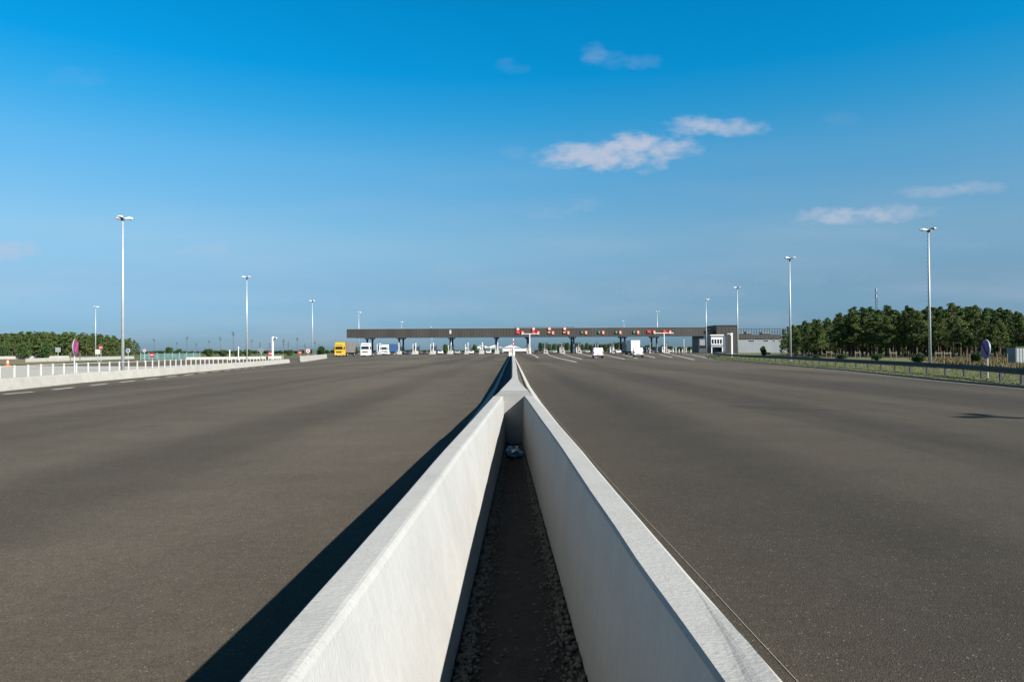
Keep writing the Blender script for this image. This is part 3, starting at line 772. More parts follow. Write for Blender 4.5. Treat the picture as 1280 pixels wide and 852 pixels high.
MB().box(-.13, .13, -.02, -.003, -.4, -.1).box(-.13, .13, -.02, -.003, .1, .4).build('dark_marks', M['dark'], e)
# cantilever sign gantries
for px, xa, xb, lab in ((661.5, -3.2, 3.4, 'white T-shaped post before the canopy right of the median'), (825, -3.8, 3.8, 'white T-shaped post before the right end of the canopy')):
    e = empty('gauge_gantry', (X(px), 292, 0), label=lab, cat='gantry', group='height gauges before the canopy')
    MB().tube((0, 0, 0), (0, 0, 7.9), .26, .2, n=8).build('post', M['white'], e)
    MB().box(xa, xb, -.12, .12, 7.9, 8.15).build('beam', M['white'], e)
    for q in (xa, xb): MB().box(q - .06, q + .06, -.1, .1, 7.6, 7.9).build('end_hanger', M['white'], e)

# ------------------------------------------------------------------ toll islands
def island(x, y, lab, kind, grp='toll islands with booths under the canopy', flip=False):
    e = empty('toll_island', (x, y, 0), label=lab, cat='toll island', group=grp)
    MB().prism([(0, 0), (.5, .2), (22, .2), (22, 0)], -1.0, 1.0).build('kerb', M['conc2'], e)
    MB().prism([(.6, .205), (.75, 1.15), (1.9, 1.45), (3.6, 1.45), (3.8, .205)], -.85, .85, inset=lambda z: .1 * z).build('nose_block', M['conc2'], e)
    if kind in (0, 1, 3):
        b = empty_part = MB().box(-.92, .92, 7.0, 9.6, .205, 3.0).build('booth', M['cream'] if kind != 3 else M['bluesteel'], e)
        MB().box(-.5, .5, 6.94, 6.995, 1.35, 2.3).build('window', M['glass'], b)
        MB().box(-1.08, 1.08, 6.8, 9.8, 3.003, 3.2).build('roof', M['white'], b)
    b = MB().box(-.42, .22, 4.6, 5.3, .205, 1.95).build('ticket_machine', M['white'] if kind != 2 else M['dark'], e)
    MB().box(-.3, .1, 4.55, 4.596, 1.2, 1.7).build('screen', M['glass'], b)
    if not flip:
        p = MB().tube((.55, 4.2, .2), (.55, 4.2, 4.3), .09, n=6).build('signal_post', M['dark'], e)
        MB().box(.3, .8, 4.0, 4.3, 3.7, 4.6).build('signal_head', M['dark'], p)
        q = MB().tube((-.45, 1.0, .2), (-.45, 1.0, 4.0), .10, n=6).build('marker_post', M['white'], e)
        for z in (1.6, 2.5, 3.3): MB().tube((-.45, 1.0, z), (-.45, 1.0, z + .4), .13, n=6).build('red_band', M['red'], q)
        MB().disc((0, .55, .80), .34, th=.06).build('lane_light', M['dark'], e)
    else:
        p = MB().tube((.35, 3.9, .2), (.35, 3.9, 5.3), .20, n=6).build('white_mast', M['white'], e)
        MB().tube((-.62, 2.6, .2), (-.62, 2.6, (4.4, 3.6, 4.0)[kind]), .14, n=6).build('second_mast', M['white'], e)
        MB().box(.55, .78, 1.2, 1.4, 1.2, 3.6).build('marker_board', M['galv'] if kind else M['white'], e)
        b = MB().box(-.8, -.1, 5.6, 6.4, .205, 3.3).build('dark_cabinet' if kind == 0 else 'cabinet', M['dark'] if kind == 0 else M['cream'], e)
    MB().tube((.85, 12, .2), (.85, 12, 3.9), .11, n=6).build('rear_mast', M['white'], e)
    MB().box(-.9, -.3, 12.5, 13.4, .205, 2.3).build('rear_cabinet', M['cream'], e)
    b = MB().tube((.6, 6.2, 1.0), (3.3, 6.2, 1.02), .045, n=6).build('barrier_arm', M['white'], e)
    return e
lefts = [(474.5, 0), (498, 1), (519, 0), (541, 0), (563, 1), (584, 2), (602, 1), (621, 1)]
for i, (px, k) in enumerate(lefts):
    island(X(px), CY - 2, ordn[i] + ' toll island from the left end of the canopy', k, flip=True)
rights = [(661, 1), (681.5, 3), (702.5, 0), (723, 1), (744, 3), (765.5, 0), (788.5, 1), (811, 3), (831, 0)]
for i, (px, k) in enumerate(rights):
    island(X(px), CY - 3, ordn[i] + ' toll island right of the median', k)
e = empty('toll_island', (0, CY + 3, 0), label='middle toll island in line with the median wall, with pale cabinet', cat='toll island', group='toll islands with booths under the canopy')
MB().box(-1.4, 1.4, 0, 16, 0, .2).build('kerb', M['conc2'], e)
MB().box(-1.2, 1.2, 1, 6, .2, 1.6).build('cabinet', M['white'], e)
# small white bollards at the far right lanes
for i, px in enumerate((838.5, 842, 846, 850, 854.5, 860.5)):
    z = (1.7, 2.4, 1.5, 1.6, 2.2, 1.3)[i]
    o = MB().tube((0, 0, 0), (0, 0, z), .17, .14, n=8).build('bollard', M['white'], loc=(X(px), 296, 0))
    tag(o, ['leftmost', 'second', 'third', 'fourth', 'fifth', 'rightmost'][i] + ' white bollard of the row at the right end lanes', 'bollard', 'white bollards at the right lanes')
o = MB().tube((0, 0, 0), (0, 0, 6.4), .12, .09, n=8).build('flag_pole', M['white'], loc=(X(853.5), 298, 0)); tag(o, 'thin white pole behind the bollards at the right lanes', 'pole')

# ------------------------------------------------------------------ service building on the right
BY = 262.0
bx = lambda px: (px - 640) * BY / FPX
e = empty('service_building', (bx(896), BY, 0), label='low service building with dark brown block, grey wing and roof screen right of the canopy', cat='building')
ox = bx(896)
def bb(px0, px1, y0, y1, z0, z1): return MB().box(bx(px0) - ox, bx(px1) - ox, y0, y1, z0, z1)
b = bb(896, 921.5, 0, 14, 0, 9.9); b.cur = 1
x = .25
while x < bx(921.5) - ox - .1: b.box(x, x + .14, -.10, -.003, .02, 9.7); x += .5
b.build('brown_block', [M['cladding'], M['cladding2']], e)
bb(895, 922.5, -.25, 14.2, 9.91, 10.15).build('flat_roof', M['dark'], e)
bb(921.7, 985, .5, 16, 0, 5.1).build('grey_wing', M['greywall'], e)
b = bb(921.7, 977, .2, .496, 5.1, 6.6); b.cur = 1
x = bx(922) - ox
while x < bx(976.5) - ox: b.box(x, x + .12, .12, .196, 5.12, 6.55); x += .6
b.build('brown_band', [M['cladding'], M['cladding2']], e)
for p0, p1 in ((936, 943.5), (955, 961.5), (967, 970), (974, 976.5)):
    f = bb(p0, p1, .42, .495, 4.1, 4.75).build('window', M['white'], e)
    bb(p0 + .3, p1 - .3, .38, .415, 4.18, 4.67).build('pane', M['glass'], f)
b = MB()
x = bx(922) - ox
while x < bx(988) - ox: b.box(x, x + .16, 2, 2.2, 6.6, 8.7); x += .95
b.box(bx(922) - ox, bx(988) - ox, 1.9, 2.3, 8.7, 8.85); b.box(bx(922) - ox, bx(988) - ox, 2.01, 2.19, 7.5, 7.6)
b.build('roof_screen', M['rail'], e)
bb(885, 896, 2, 6, 7.0, 8.2).build('link_parapet', M['cladding'], e)
b = MB()
x = bx(885) - ox
while x < -.1: b.box(x, x + .12, 1.7, 1.9, 7.0, 8.9); x += .8
b.box(bx(885) - ox, -.05, 1.65, 1.95, 8.9, 9.0); b.build('link_screen', M['rail'], e)
for p0, p1, z0, z1 in ((926, 934, 6.62, 7.7), (938, 944, 6.62, 7.9), (958, 968, 6.62, 7.5)):
    bb(p0, p1, 4, 8, z0, z1).build('roof_plant', M['greywall'], e)
# white control room on legs
e = empty('control_room', (bx(885), BY - 4, 0), label='white raised control room with four dark windows beside the canopy end', cat='building')
w = bx(903) - bx(885)
MB().box(0, w - 1.0, 0, 8, 2.1, 6.2).build('body', M['greywall'], e)
MB().box(-.3, w - .7, -.3, 8.2, 6.21, 6.6).build('flat_roof', M['white'], e)
MB().box(0, w - 1.1, -.12, -.003, 3.0, 5.6).build('white_surround', M['white'], e)
for i in range(4):
    f = MB().box(.25 + i * .98, .25 + i * .98 + .66, -.17, -.123, 3.35, 4.95).build('window', M['glass'], e)
MB().box(0, w - 1.0, .3, .5, 2.3, 2.6).build('lower_band', M['white'], e)
for x in (.1, w - 1.3): MB().box(x, x + .3, 0, .3, 0, 2.09).build('leg', M['white'], e)
MB().box(w - .95, w, .2, 6, 0, 6.0).build('stair_wall', M['bluesteel'], e)
MB().box(.6, w - 1.5, 2, 7, 0, 2.08).build('void_shade_box', M['dark'], e)  # dark box standing in for the shade in the open void beneath

# ------------------------------------------------------------------ columns / cameras either side
def camera_post(px, base, top, lab, arm):
    g = G(px, base); hz = P(px, top, g.y).z
    e = empty('camera_post', g, label=lab, cat='camera post', group='white camera posts beside the lanes')
    MB().box(-.13, .13, -.13, .13, 0, hz).build('column', M['white'], e)
    MB().box(-.1 if arm > 0 else -.8, .8 if arm > 0 else .1, -.10, .10, hz - .42, hz - .12).build('arm', M['white'], e)
    MB().box(arm * .5 - .14, arm * .5 + .14, -.3, -.11, hz - .55, hz - .2).build('camera_head', M['dark'], e)
camera_post(915, 446.2, 415.8, 'white column with a camera head before the dark brown block', -1)
camera_post(341, 449.2, 420.5, 'white column with a short arm beyond the left railing', 1)

# ------------------------------------------------------------------ road signs
def sign_post(name, px, base_py, Y, c_py, r, rz, lab, face, ring=None, mark=None, shape='disc', back=False):
    p = P(px, c_py, Y)
    e = empty(name, (p.x, Y, 0), rz, label=lab, cat='road sign')
    MB().tube((0, .05, 0), (0, .05, p.z + r * .8), .045, n=8).build('post', M['galv'], e)
    if shape == 'disc':
        d = MB().disc((0, -.01, p.z), r, th=.05, n=28).build('plate', M['galv'], e)
        MB().disc((0, -.042, p.z), r * .97, th=.01, n=28).build('ring', ring or face, e)
        if ring: MB().disc((0, -.052, p.z), r * .74, th=.008, n=28).build('face', face, e)
        if mark == 'slash':
            MB().tube((-r * .55, -.062, p.z + r * .55), (r * .55, -.062, p.z - r * .55), r * .09, n=4).build('slash', M['red'], e)
        if mark == 'cross':
            b = MB(); b.tube((-r * .55, -.062, p.z + r * .55), (r * .55, -.062, p.z - r * .55), r * .08, n=4); b.tube((-r * .55, -.062, p.z - r * .55), (r * .55, -.062, p.z + r * .55), r * .08, n=4); b.build('cross', M['red'], e)
        if mark == 'bar': MB().box(-r * .68, r * .68, -.066, -.056, p.z - r * .16, p.z + r * .16).build('bar', M['white'], e)
        if mark == 'arrow': MB().box(-r * .08, r * .08, -.066, -.058, p.z - r * .5, p.z + r * .3).build('arrow', M['white'], e)
        if mark == 'digits': MB().box(-r * .4, -r * .08, -.066, -.058, p.z - r * .3, p.z + r * .3).box(r * .08, r * .4, -.066, -.058, p.z - r * .3, p.z + r * .3).build('digits', M['black'], e)
    elif shape == 'square':
        MB().box(-r, r, -.03, .02, p.z - r, p.z + r).build('plate', face, e)
        if mark == 'bar': MB().box(-r * .7, r * .7, -.045, -.033, p.z - r * .2, p.z + r * .2).build('bar', M['white'], e)
    elif shape == 'tri':
        d = MB(); d.add([(-r, -.03, p.z + r * .6), (r, -.03, p.z + r * .6), (0, -.03, p.z - r), (-r, .02, p.z + r * .6), (r, .02, p.z + r * .6), (0, .02, p.z - r)], [(0, 2, 1), (3, 4, 5), (0, 1, 4, 3), (1, 2, 5, 4), (2, 0, 3, 5)]); d.build('plate', face, e)
    return e
sign_post('no_parking_sign', 94, 462, 50, 433.8, .56, R(105), 'round blue sign with red edge seen almost edge-on behind the left wall', M['violet'], M['dullred'], 'cross')
s_ = sign_post('no_parking_sign', 1232.6, 474, 37, 436.3, .50, R(-101), 'round dark violet sign seen at a slant behind the right guard rail', M['violet'], M['violet'], 'slash')
sign_post('no_entry_sign', 126, 443, 118, 434.2, .36, 0, 'small round red sign with white bar before the left pine wood', M['red'], None, 'bar')
sign_post('direction_sign', 72.5, 444, 125, 437, .40, R(20), 'small pale blue sign plate near the left round bushes', M['greywall'], shape='square')
sign_post('keep_right_sign', 160, 444, 112, 438.2, .34, 0, 'small round blue sign right of the tallest left mast', M['blue'], M['white'], 'arrow')
sign_post('speed_limit_sign', 180.5, 445, 108, 438.2, .30, 0, 'small round sign with red ring at the right end of the left wood', M['white'], M['red'], 'digits')
sign_post('warning_plate', 190, 446, 105, 443.5, .30, 0, 'small square red sign low beside the teal fence', M['red'], shape='square', mark='bar')
sign_post('back_of_sign', 326.5, 446, 150, 438.5, .85, 0, 'pale triangular sign back on a post beyond the left railing', M['greywall'], shape='tri')
sign_post('chevron_sign', 338, 448, 150, 441.8, .42, 0, 'red square sign with white bar beside the white camera column', M['red'], shape='square', mark='bar')
sign_post('stop_plate', 375, 450, 125, 440.6, .30, 0, 'red square sign left of the floodlight by the short white wall', M['red'], shape='square', mark='bar')
sign_post('speed_limit_sign', 385, 450, 120, 438.4, .42, 0, 'round white sign with red ring before the short white wall', M['white'], M['red'], 'digits')
sign_post('green_plate', 393.5, 446, 150, 438.6, .45, 0, 'pale green square plate right of the left speed limit sign', M['teal'], shape='square')
sign_post('pale_plate', 122, 443, 122, 439.5, .42, 0, 'pale square plate beside the small round red sign on the left', M['cream'], shape='square')
for px, lab in ((298, 'thin white marker post over the left railing, the taller of two'), (287, 'thin white marker post over the left railing, the shorter of two')):
    g = P(px, 445, 130); h = P(px, 433 if px > 290 else 437, 130).z
    o = MB().tube((0, 0, 0), (0, 0, h), .10, n=6).build('marker_post', M['white'], loc=(g.x, 130, 0)); tag(o, lab, 'post')
# timber goal-like frame and cone on the left
g = P(88, 440, 120)
e = empty('timber_gateway', (g.x, 120, 0), label='thin greenish timber frame beside the round blue sign on the left', cat='frame')
for x in (0, 1.6): MB().box(x - .05, x + .05, -.05, .05, 0, 1.45).build('post', M['wood'], e)
MB().box(-.05, 1.65, -.05, .05, 1.455, 1.55).build('crossbar', M['wood'], e)
g = G(9.5, 457)
e = empty('traffic_cone', (g.x, g.y, 0), label='small orange and white traffic cone at the left edge of the picture', cat='traffic cone')
MB().box(-.25, .25, -.25, .25, 0, .06).build('base', M['coneor'], e)
MB().tube((0, 0, .06), (0, 0, .85), .2, .05, n=14).build('body', M['coneor'], e)
MB().tube((0, 0, .38), (0, 0, .58), .145, .105, n=14).build('white_band', M['white'], e)
# teal fence, and grey gate panel at the far right
a, c = P(176, 446, 140), P(250, 446, 160)
e = empty('teal_fence', (a.x, 140, 0), label='teal mesh fence with pale posts beyond the left railing', cat='fence')
b = MB(); d = Vector((c.x - a.x, 20, 0)); b.add([(0, 0, .05), (d.x, d.y, .05), (d.x, d.y, 1.25), (0, 0, 1.25), (0, .05, .05), (d.x, d.y + .05, .05), (d.x, d.y + .05, 1.25), (0, .05, 1.25)], [(0, 1, 2, 3), (7, 6, 5, 4), (3, 2, 6, 7), (0, 3, 7, 4), (1, 5, 6, 2)]); b.build('mesh_panel', M['teal'], e)
for k in range(9):
    q = d * (k / 8); MB().box(q.x - .05, q.x + .05, q.y - .08, q.y - .004, 0, 1.45).build('post', M['galv'], e)
g = P(1270, 452, 62)
e = empty('utility_cabinet', (g.x, 62, 0), label='pale grey ribbed cabinet at the right edge of the picture', cat='cabinet')
MB().box(0, 3.2, 0, 1.2, 0, 1.55).build('body', M['greywall'], e)
b = MB()
for k in range(12): b.box(.1 + k * .26, .18 + k * .26, -.03, -.003, .1, 1.45)
b.build('ribs', M['galv'], e)
MB().box(-.06, 3.26, -.06, 1.26, 1.553, 1.63).build('lid', M['bushleaf'], e)
# stake frames of young planting
for i, (px, Y, lab) in enumerate(((1117, 92, 'first timber stake frame of the young planting, left of the nearest right mast'), (1173.5, 86, 'timber stake frame just right of the nearest right mast'), (1184, 84, 'timber stake frame midway between the mast and the round sign'), (1036, 115, 'small timber stake frame at the left part of the right wood'), (1072, 105, 'timber stake frame between two round bushes before the right wood'))):
    g = P(px, 448, Y)
    e = empty('stake_frame', (g.x, Y, 0), label=lab, cat='stake frame', group='stake frames of young trees')
    for x in (-.35, .35): MB().box(x - .04, x + .04, -.04, .04, 0, 1.15).build('stake', M['wood'], e)
    MB().box(-.42, .42, -.07, -.043, .85, .97).build('crosspiece', M['wood'], e)
    MB().tube((0, 0, 0), (0, 0, 1.9), .03, .015, n=6).build('sapling', M['bark'], e)
for i, px in enumerate((1212, 1246, 1259)):
    g = P(px, 452, 60); o = MB().tube((0, 0, 0), (0, 0, 1.05), .05, n=6).build('timber_post', M['wood'], loc=(g.x, 60, 0))
    tag(o, ordn[i] + ' small timber post from the left in the dry grass near the round sign', 'post', 'timber posts in the dry grass')

# ------------------------------------------------------------------ vehicles
def wheel(parent, x, y, r, w=.22):
    a = MB().tube((x - w / 2, y, r), (x + w / 2, y, r), r, n=16).build('wheel', M['black'], parent)
    MB().tube((x - w / 2 - .01, y, r), (x + w / 2 + .01, y, r), r * .55, n=12).build('rim', M['galv'], a)
def truck(px, Y, lab, cab, trailer, tlen=8, rz=0, h=3.9, th=4.0, dark_roof=True, grp='trucks'):
    g = P(px, 440, Y)
    e = empty('truck', (g.x, Y, 0), rz, label=lab, cat='truck')
    MB().prism([(0, .45), (0, 1.5), (.12, 2.4), (.3, 3.0), (.75, h), (2.2, h), (2.2, .45)], -1.22, 1.22, inset=lambda z: max(0, (z - 2.6) * .08)).build('cab', cab, e)
    MB().add([(-1.05, .02, 1.98), (1.05, .02, 1.98), (.98, .17, 2.76), (-.98, .17, 2.76), (-1.05, .2, 1.98), (1.05, .2, 1.98), (.98, .4, 2.72), (-.98, .4, 2.72)], [(0, 1, 2, 3), (0, 4, 5, 1), (3, 2, 6, 7), (0, 3, 7, 4), (1, 5, 6, 2)]).build('windscreen', M['glass'], e)
    MB().box(-.75, .75, -.04, -.003, 1.15, 1.42).build('grille', M['black'], e)
    MB().box(-1.2, 1.2, -.10, .1, .35, .62).build('bumper', cab, e)
    MB().box(-.4, .4, -.13, -.103, .42, .58).build('number_plate', M['white'], e)
    for s_ in (-1, 1):
        MB().box(s_ * .95 - .17, s_ * .95 + .17, -.05, -.005, .75, .98).build('headlight', M['white'], e)
        MB().box(s_ * 1.42 - .12, s_ * 1.42 + .12, .25, .4, 1.9, 2.7).build('mirror', M['black'], e)
    MB().box(-1.0, 1.0, .3, .5, 3.05, 3.2).build('sun_visor', M['dark'], e)
    if trailer:
        MB().box(-1.25, 1.25, 2.9, 2.9 + tlen, 1.1, th).build('trailer', trailer, e)
        MB().box(-.5, .5, 2.0, 2.9 + tlen, .7, 1.05).build('chassis', M['black'], e)
    for s_ in (-1, 1):
        for y in (1.2, 4.0, 2.0 + tlen):
            wheel(e, s_ * 1.05, y, .5, .3)
    return e
truck(423.6, 197, 'yellow truck with grey-brown trailer at the left end of the plaza', M['yellow'], M['greycurtain'], 9, R(-3.5))
truck(456.2, 192, 'white truck cab driving towards the camera right of the yellow truck', M['white'], None, 3, R(-2), h=3.6)
truck(480, 262, 'white truck with blue trailer standing among the left toll islands', M['white'], M['vblue'], 9, R(-9), h=3.8)
def box_truck_rear(px, Y, lab):
    g = P(px, 440, Y); e = empty('lorry', (g.x, Y, 0), label=lab, cat='truck')
    MB().box(-1.25, 1.25, 0, 8, 1.0, 4.05).build('box_body', M['white'], e)
    MB().box(-.02, .02, -.03, -.003, 1.05, 4.0).build('door_seam', M['galv'], e)
    MB().box(-1.2, 1.2, .3, 10, .6, .95).build('chassis', M['black'], e)
    MB().box(-1.15, 1.15, 8.3, 10.4, .6, 3.0).build('cab', M['dark'], e)
    MB().box(-1.2, 1.2, -.05, .1, .55, .72).build('rear_bumper', M['white'], e)
    for s_ in (-1, 1):
        MB().box(s_ * 1.05 - .1, s_ * 1.05 + .1, -.06, -.0, .76, .96).build('rear_light', M['red'], e)
        for y in (1.6, 9): wheel(e, s_ * 1.0, y, .48, .3)
box_truck_rear(794.5, 200, 'big white box truck driving away, behind the right-hand white van')
b_ = 0
o = P(786, 436, 215)
e = empty('lorry', (o.x, 215, 0), label='dark trailer showing left of the big white box truck', cat='truck')
MB().box(-.9, 1.1, 0, 7, 1.0, 3.9).build('trailer', M['bluesteel'], e); MB().box(-.85, 1.05, 0, 9, .5, .97).build('chassis', M['black'], e)
for s_ in (-1, 1): wheel(e, s_ * .8 + .1, 1.4, .48, .3)
def van(px, Y, lab, col, rz=0):
    g = P(px, 440, Y)
    e = empty('van', (g.x, Y, 0), rz, label=lab, cat='van', group='white vans driving to the gates')
    MB().prism([(0, .35), (-.02, 1.0), (.14, 1.78), (.3, 1.86), (2.6, 1.84), (3.35, 1.25), (4.2, 1.0), (4.3, .35)], -.92, .92, inset=lambda z: max(0, (z - .95) * .14)).build('body', col, e)
    MB().add([(-.70, .012, 1.12), (.70, .012, 1.12), (.64, .10, 1.60), (-.64, .10, 1.60), (-.7, .1, 1.12), (.7, .1, 1.12), (.64, .2, 1.6), (-.64, .2, 1.6)], [(0, 1, 2, 3), (3, 2, 6, 7), (0, 3, 7, 4), (1, 5, 6, 2), (0, 4, 5, 1)]).build('rear_door_panel', M['white'], e)
    MB().box(-.93, .93, -.09, .12, .30, .52).build('rear_bumper', M['black'], e)
    MB().box(-.26, .26, -.05, -.022, .68, .80).build('number_plate', M['cream'], e)
    for s_ in (-1, 1):
        MB().box(s_ * .83 - .07, s_ * .83 + .07, -.03, .03, .75, 1.2).build('rear_light', M['red'], e)
        MB().add([(s_ * .90, 2.2, 1.12), (s_ * .90, 3.1, 1.12), (s_ * .82, 2.6, 1.65), (s_ * .82, 2.2, 1.65)], [(0, 1, 2, 3)]).build('side_window', M['glass'], e)
        for y in (.8, 3.4): wheel(e, s_ * .80, y, .33)
van(748, 130, 'small white van in the right lanes, the nearer and left one of two', M['white'], R(-3))
van(798.3, 138, 'small white van close behind the big white box truck', M['white'], R(-7))
def car(px, Y, lab, col, rz=0):
    g = P(px, 440, Y)
    e = empty('car', (g.x, Y, 0), rz, label=lab, cat='car', group='cars waiting at the toll islands')
    MB().prism([(0, .3), (0, .7), (.15, .88), (1.1, .98), (1.7, 1.44), (3.2, 1.46), (4.0, 1.0), (4.25, .9), (4.25, .3)], -.88, .88, inset=lambda z: max(0, (z - .9) * .3)).build('body', col, e)
    MB().add([(-.70, 1.10, 1.02), (.70, 1.10, 1.02), (.62, 1.62, 1.40), (-.62, 1.62, 1.40), (-.7, 1.3, 1.02), (.7, 1.3, 1.02), (.62, 1.8, 1.4), (-.62, 1.8, 1.4)], [(0, 1, 2, 3), (0, 4, 5, 1), (3, 2, 6, 7), (0, 3, 7, 4), (1, 5, 6, 2)]).build('windscreen', M['glass'], e)
    MB().box(-.86, .86, -.06, .1, .28, .45).build('bumper', M['black'], e)
    for s_ in (-1, 1):
        MB().box(s_ * .68 - .14, s_ * .68 + .14, -.02, .05, .55, .70).build('headlight', M['galv'], e)
        for y in (.8, 3.4): wheel(e, s_ * .78, y, .32, .2)
silver = mat('silver_car_paint', (.5, .52, .54), .3, metal=.4); darkcar = mat('dark_car_paint', (.03, .035, .05), .3); redcar = mat('red_car_paint', (.4, .03, .03), .3)
for px, Y, c_, lab in ((481.5, 255, M['white'], 'white car in front of the truck with the blue trailer'), (509.5, 285, darkcar, 'dark car between the second and third left toll islands'), (530.5, 285, darkcar, 'dark car between the third and fourth left toll islands'),
                       (550, 282, M['white'], 'white car between the fourth and fifth left toll islands'), (571.5, 284, silver, 'silver car between the fifth and sixth left toll islands'), (588.8, 284, M['white'], 'white car just right of the sixth left toll island'),
                       (773.5, 255, M['white'], 'low white car left of the big white box truck at the right gates'), (819, 282, darkcar, 'dark car between the eighth and ninth right toll islands'), (466, 275, darkcar, 'dark car under the left end of the canopy'), (694, 300, silver, 'silver car between the second and third right toll islands'), (735, 300, silver, 'silver car between the fourth and fifth right toll islands'), (610.5, 288, M['white'], 'white car between the seventh and eighth left toll islands'), (840, 296, silver, 'silver car at the gates by the first white bollards'), (671, 298, darkcar, 'dark car between the first and second right toll islands')):
    car(px, Y, lab, c_)
# long white trailers and pale roofs seen beneath the canopy
e = empty('parked_trailer', (X(653), 345, 0), label='long low white trailer seen beneath the canopy beside the median', cat='trailer')
MB().box(-8.5, 4.0, 0, 2.5, .9, 2.1).build('body', M['white'], e); MB().box(-8, 3.5, .2, 2.3, .4, .88).build('chassis', M['black'], e)
for x in (-6.5, 2.5): MB().tube((x, -.02, .45), (x, .3, .45), .45, n=12).build('wheel', M['black'], e)
e = empty('marquee', (X(615), 420, 0), label='white peaked marquee roofs seen beneath the canopy left of the median', cat='marquee')
for x in (-9, -2, 8): MB().add([(x - 5, 0, 2.8), (x + 5, 0, 2.8), (x + 5, 8, 2.8), (x - 5, 8, 2.8), (x, 4, 4.5)], [(0, 1, 4), (1, 2, 4), (2, 3, 4), (3, 0, 4)]).build('roof', M['cream'], e)
for x in (-14, -4, 3, 13): MB().box(x - .15, x + .15, 0, .3, 0, 2.8).build('post', M['white'], e)

# ------------------------------------------------------------------ trees
def leaf_cloud(b, cx, cy, cz, rx, ry, rz, n, size, rnd, flat=.5):
    for _ in range(n):
        while True:
            x, y, z = rnd.uniform(-1, 1), rnd.uniform(-1, 1), rnd.uniform(-1, 1)
            d = x * x + y * y + z * z
            if d <= 1 and d > rnd.random() * .5: break
        p = Vector((cx + x * rx, cy + y * ry, cz + z * rz))
        a = Vector((rnd.gauss(0, 1), rnd.gauss(0, 1), rnd.gauss(0, flat) + .1)).normalized(); c = a.cross(Vector((rnd.gauss(0, 1), rnd.gauss(0, 1), rnd.gauss(0, 1)))).normalized()
        s_ = size * rnd.uniform(.6, 1.3)
        b.add([p - a * s_ - c * s_ * .35, p + a * s_ * .2 - c * s_ * .5, p + a * s_, p + c * s_ * .5], [(0, 1, 2, 3)])
def pine_meshes(seed, h=9.0, bare=.45, wid=2.3, leaves=42, size=.22, clumps=46):
    rnd = random.Random(seed)
    t = MB(); lean = rnd.uniform(-.03, .03) * h; lean2 = rnd.uniform(-.03, .03) * h
    pts = [Vector((lean * k * k, lean2 * k * k, h * k * .97)) for k in (0, .25, .5, .75, 1)]
    rad = [.16, .13, .10, .07, .03]
    for i in range(4): t.tube(pts[i], pts[i + 1], rad[i], rad[i + 1], n=7)
    cr_ = MB()
    for k in range(clumps):
        f = bare + (1 - bare) * (k + rnd.random()) / clumps
        s_ = (f - bare) / (1 - bare)
        w = wid * (.35 + .65 * math.sin(math.pi * min(1, .22 + s_ * .82)) ) * (1 - .45 * s_ ** 2) * rnd.uniform(.3, 1.1)
        a = rnd.uniform(0, 6.283)
        px_, py_, pz = lean * f * f + math.cos(a) * w, lean2 * f * f + math.sin(a) * w, h * f + rnd.uniform(-.2, .3)
        t.tube((lean * f * f, lean2 * f * f, h * f * .96 - .25), (px_ * .9, py_ * .9, pz - .1), .035, .012, n=4)
        r_ = rnd.uniform(.38, .9) * (1.0 - .5 * s_)
        leaf_cloud(cr_, px_, py_, pz, r_, r_, r_ * .62, leaves, size, rnd)
    return t, cr_
def make_tree(name, tmb, cmb, mleaf):
    root = empty(name, (0, 0, 0)); tmb.build('trunk', M['bark'], root); cmb.build('crown', mleaf, root); return root
def bush_meshes(seed, r=1.0, n=16, leaves=60, size=.10):
    rnd = random.Random(seed); t = MB(); c = MB()
    for k in range(n):
        a = rnd.uniform(0, 6.283); w = r * rnd.uniform(0, .62); z = rnd.uniform(.35, 1.35) * r
        leaf_cloud(c, math.cos(a) * w, math.sin(a) * w, z, r * .42, r * .42, r * .36, leaves, size * r, rnd)
        t.tube((0, 0, 0), (math.cos(a) * w * .8, math.sin(a) * w * .8, z), .035 * r, .012, n=4)
    return t, c
pines = [make_tree('pine_tree', *pine_meshes(100 + i, 9, bare=(.25, .30, .20, .27, .33)[i], wid=(1.9, 2.2, 1.6, 2.0, 1.8)[i], leaves=120, size=.10, clumps=74), M['needle'] if i % 2 == 0 else M['needle2']) for i in range(5)]
low_pines = [make_tree('pine_tree', *pine_meshes(300 + i, 9, bare=.07, wid=(2.3, 2.6, 2.1)[i], leaves=46, size=.19, clumps=64), M['needle'] if i else M['needle2']) for i in range(3)]
broad = [make_tree('tree', *bush_meshes(200 + i, 1.0, 34, 130, .085), M['bushleaf']) for i in range(3)]
def place(proto, x, y, s_, rz, lab, cat, grp, sz=None):
    o = copy_tree(proto); o.location = (x, y, -.02); o.rotation_euler = (0, 0, rz); o.scale = (s_, s_, sz or s_)
    return tag(o, lab, cat, grp)
rnd = random.Random(77)
prof = [(980, 413), (992, 411), (1010, 404), (1040, 399), (1060, 393), (1078, 388), (1120, 391), (1160, 388), (1205, 387), (1250, 389), (1280, 397), (1340, 400)]
NR = 0
for row in range(8):
    p = 985 + rnd.uniform(0, 10) + row * 1.5
    while p < 1345:
        Y = 128 - (p - 1000) * .075 + row * 7.5 + rnd.uniform(-2.5, 2.5)
        tgt = interp(prof, p) + rnd.uniform(-5, 9) * (1 if row < 5 else .7)
        if rnd.random() < .1: tgt -= 4
        w = P(p, tgt, Y)
        hgt = min(12, max(4.0, w.z))
        s_ = hgt / 9.0
        if not (row > 4 and p > 1290):
            place(pines[rnd.randrange(5)], w.x, Y, s_ * rnd.uniform(.95, 1.1), rnd.uniform(0, 6.28), 'tall pine of the dense wood behind the right guard rail', 'pine tree', 'pines of the right wood', s_)
            NR += 1
        p += rnd.uniform(10.5, 17)
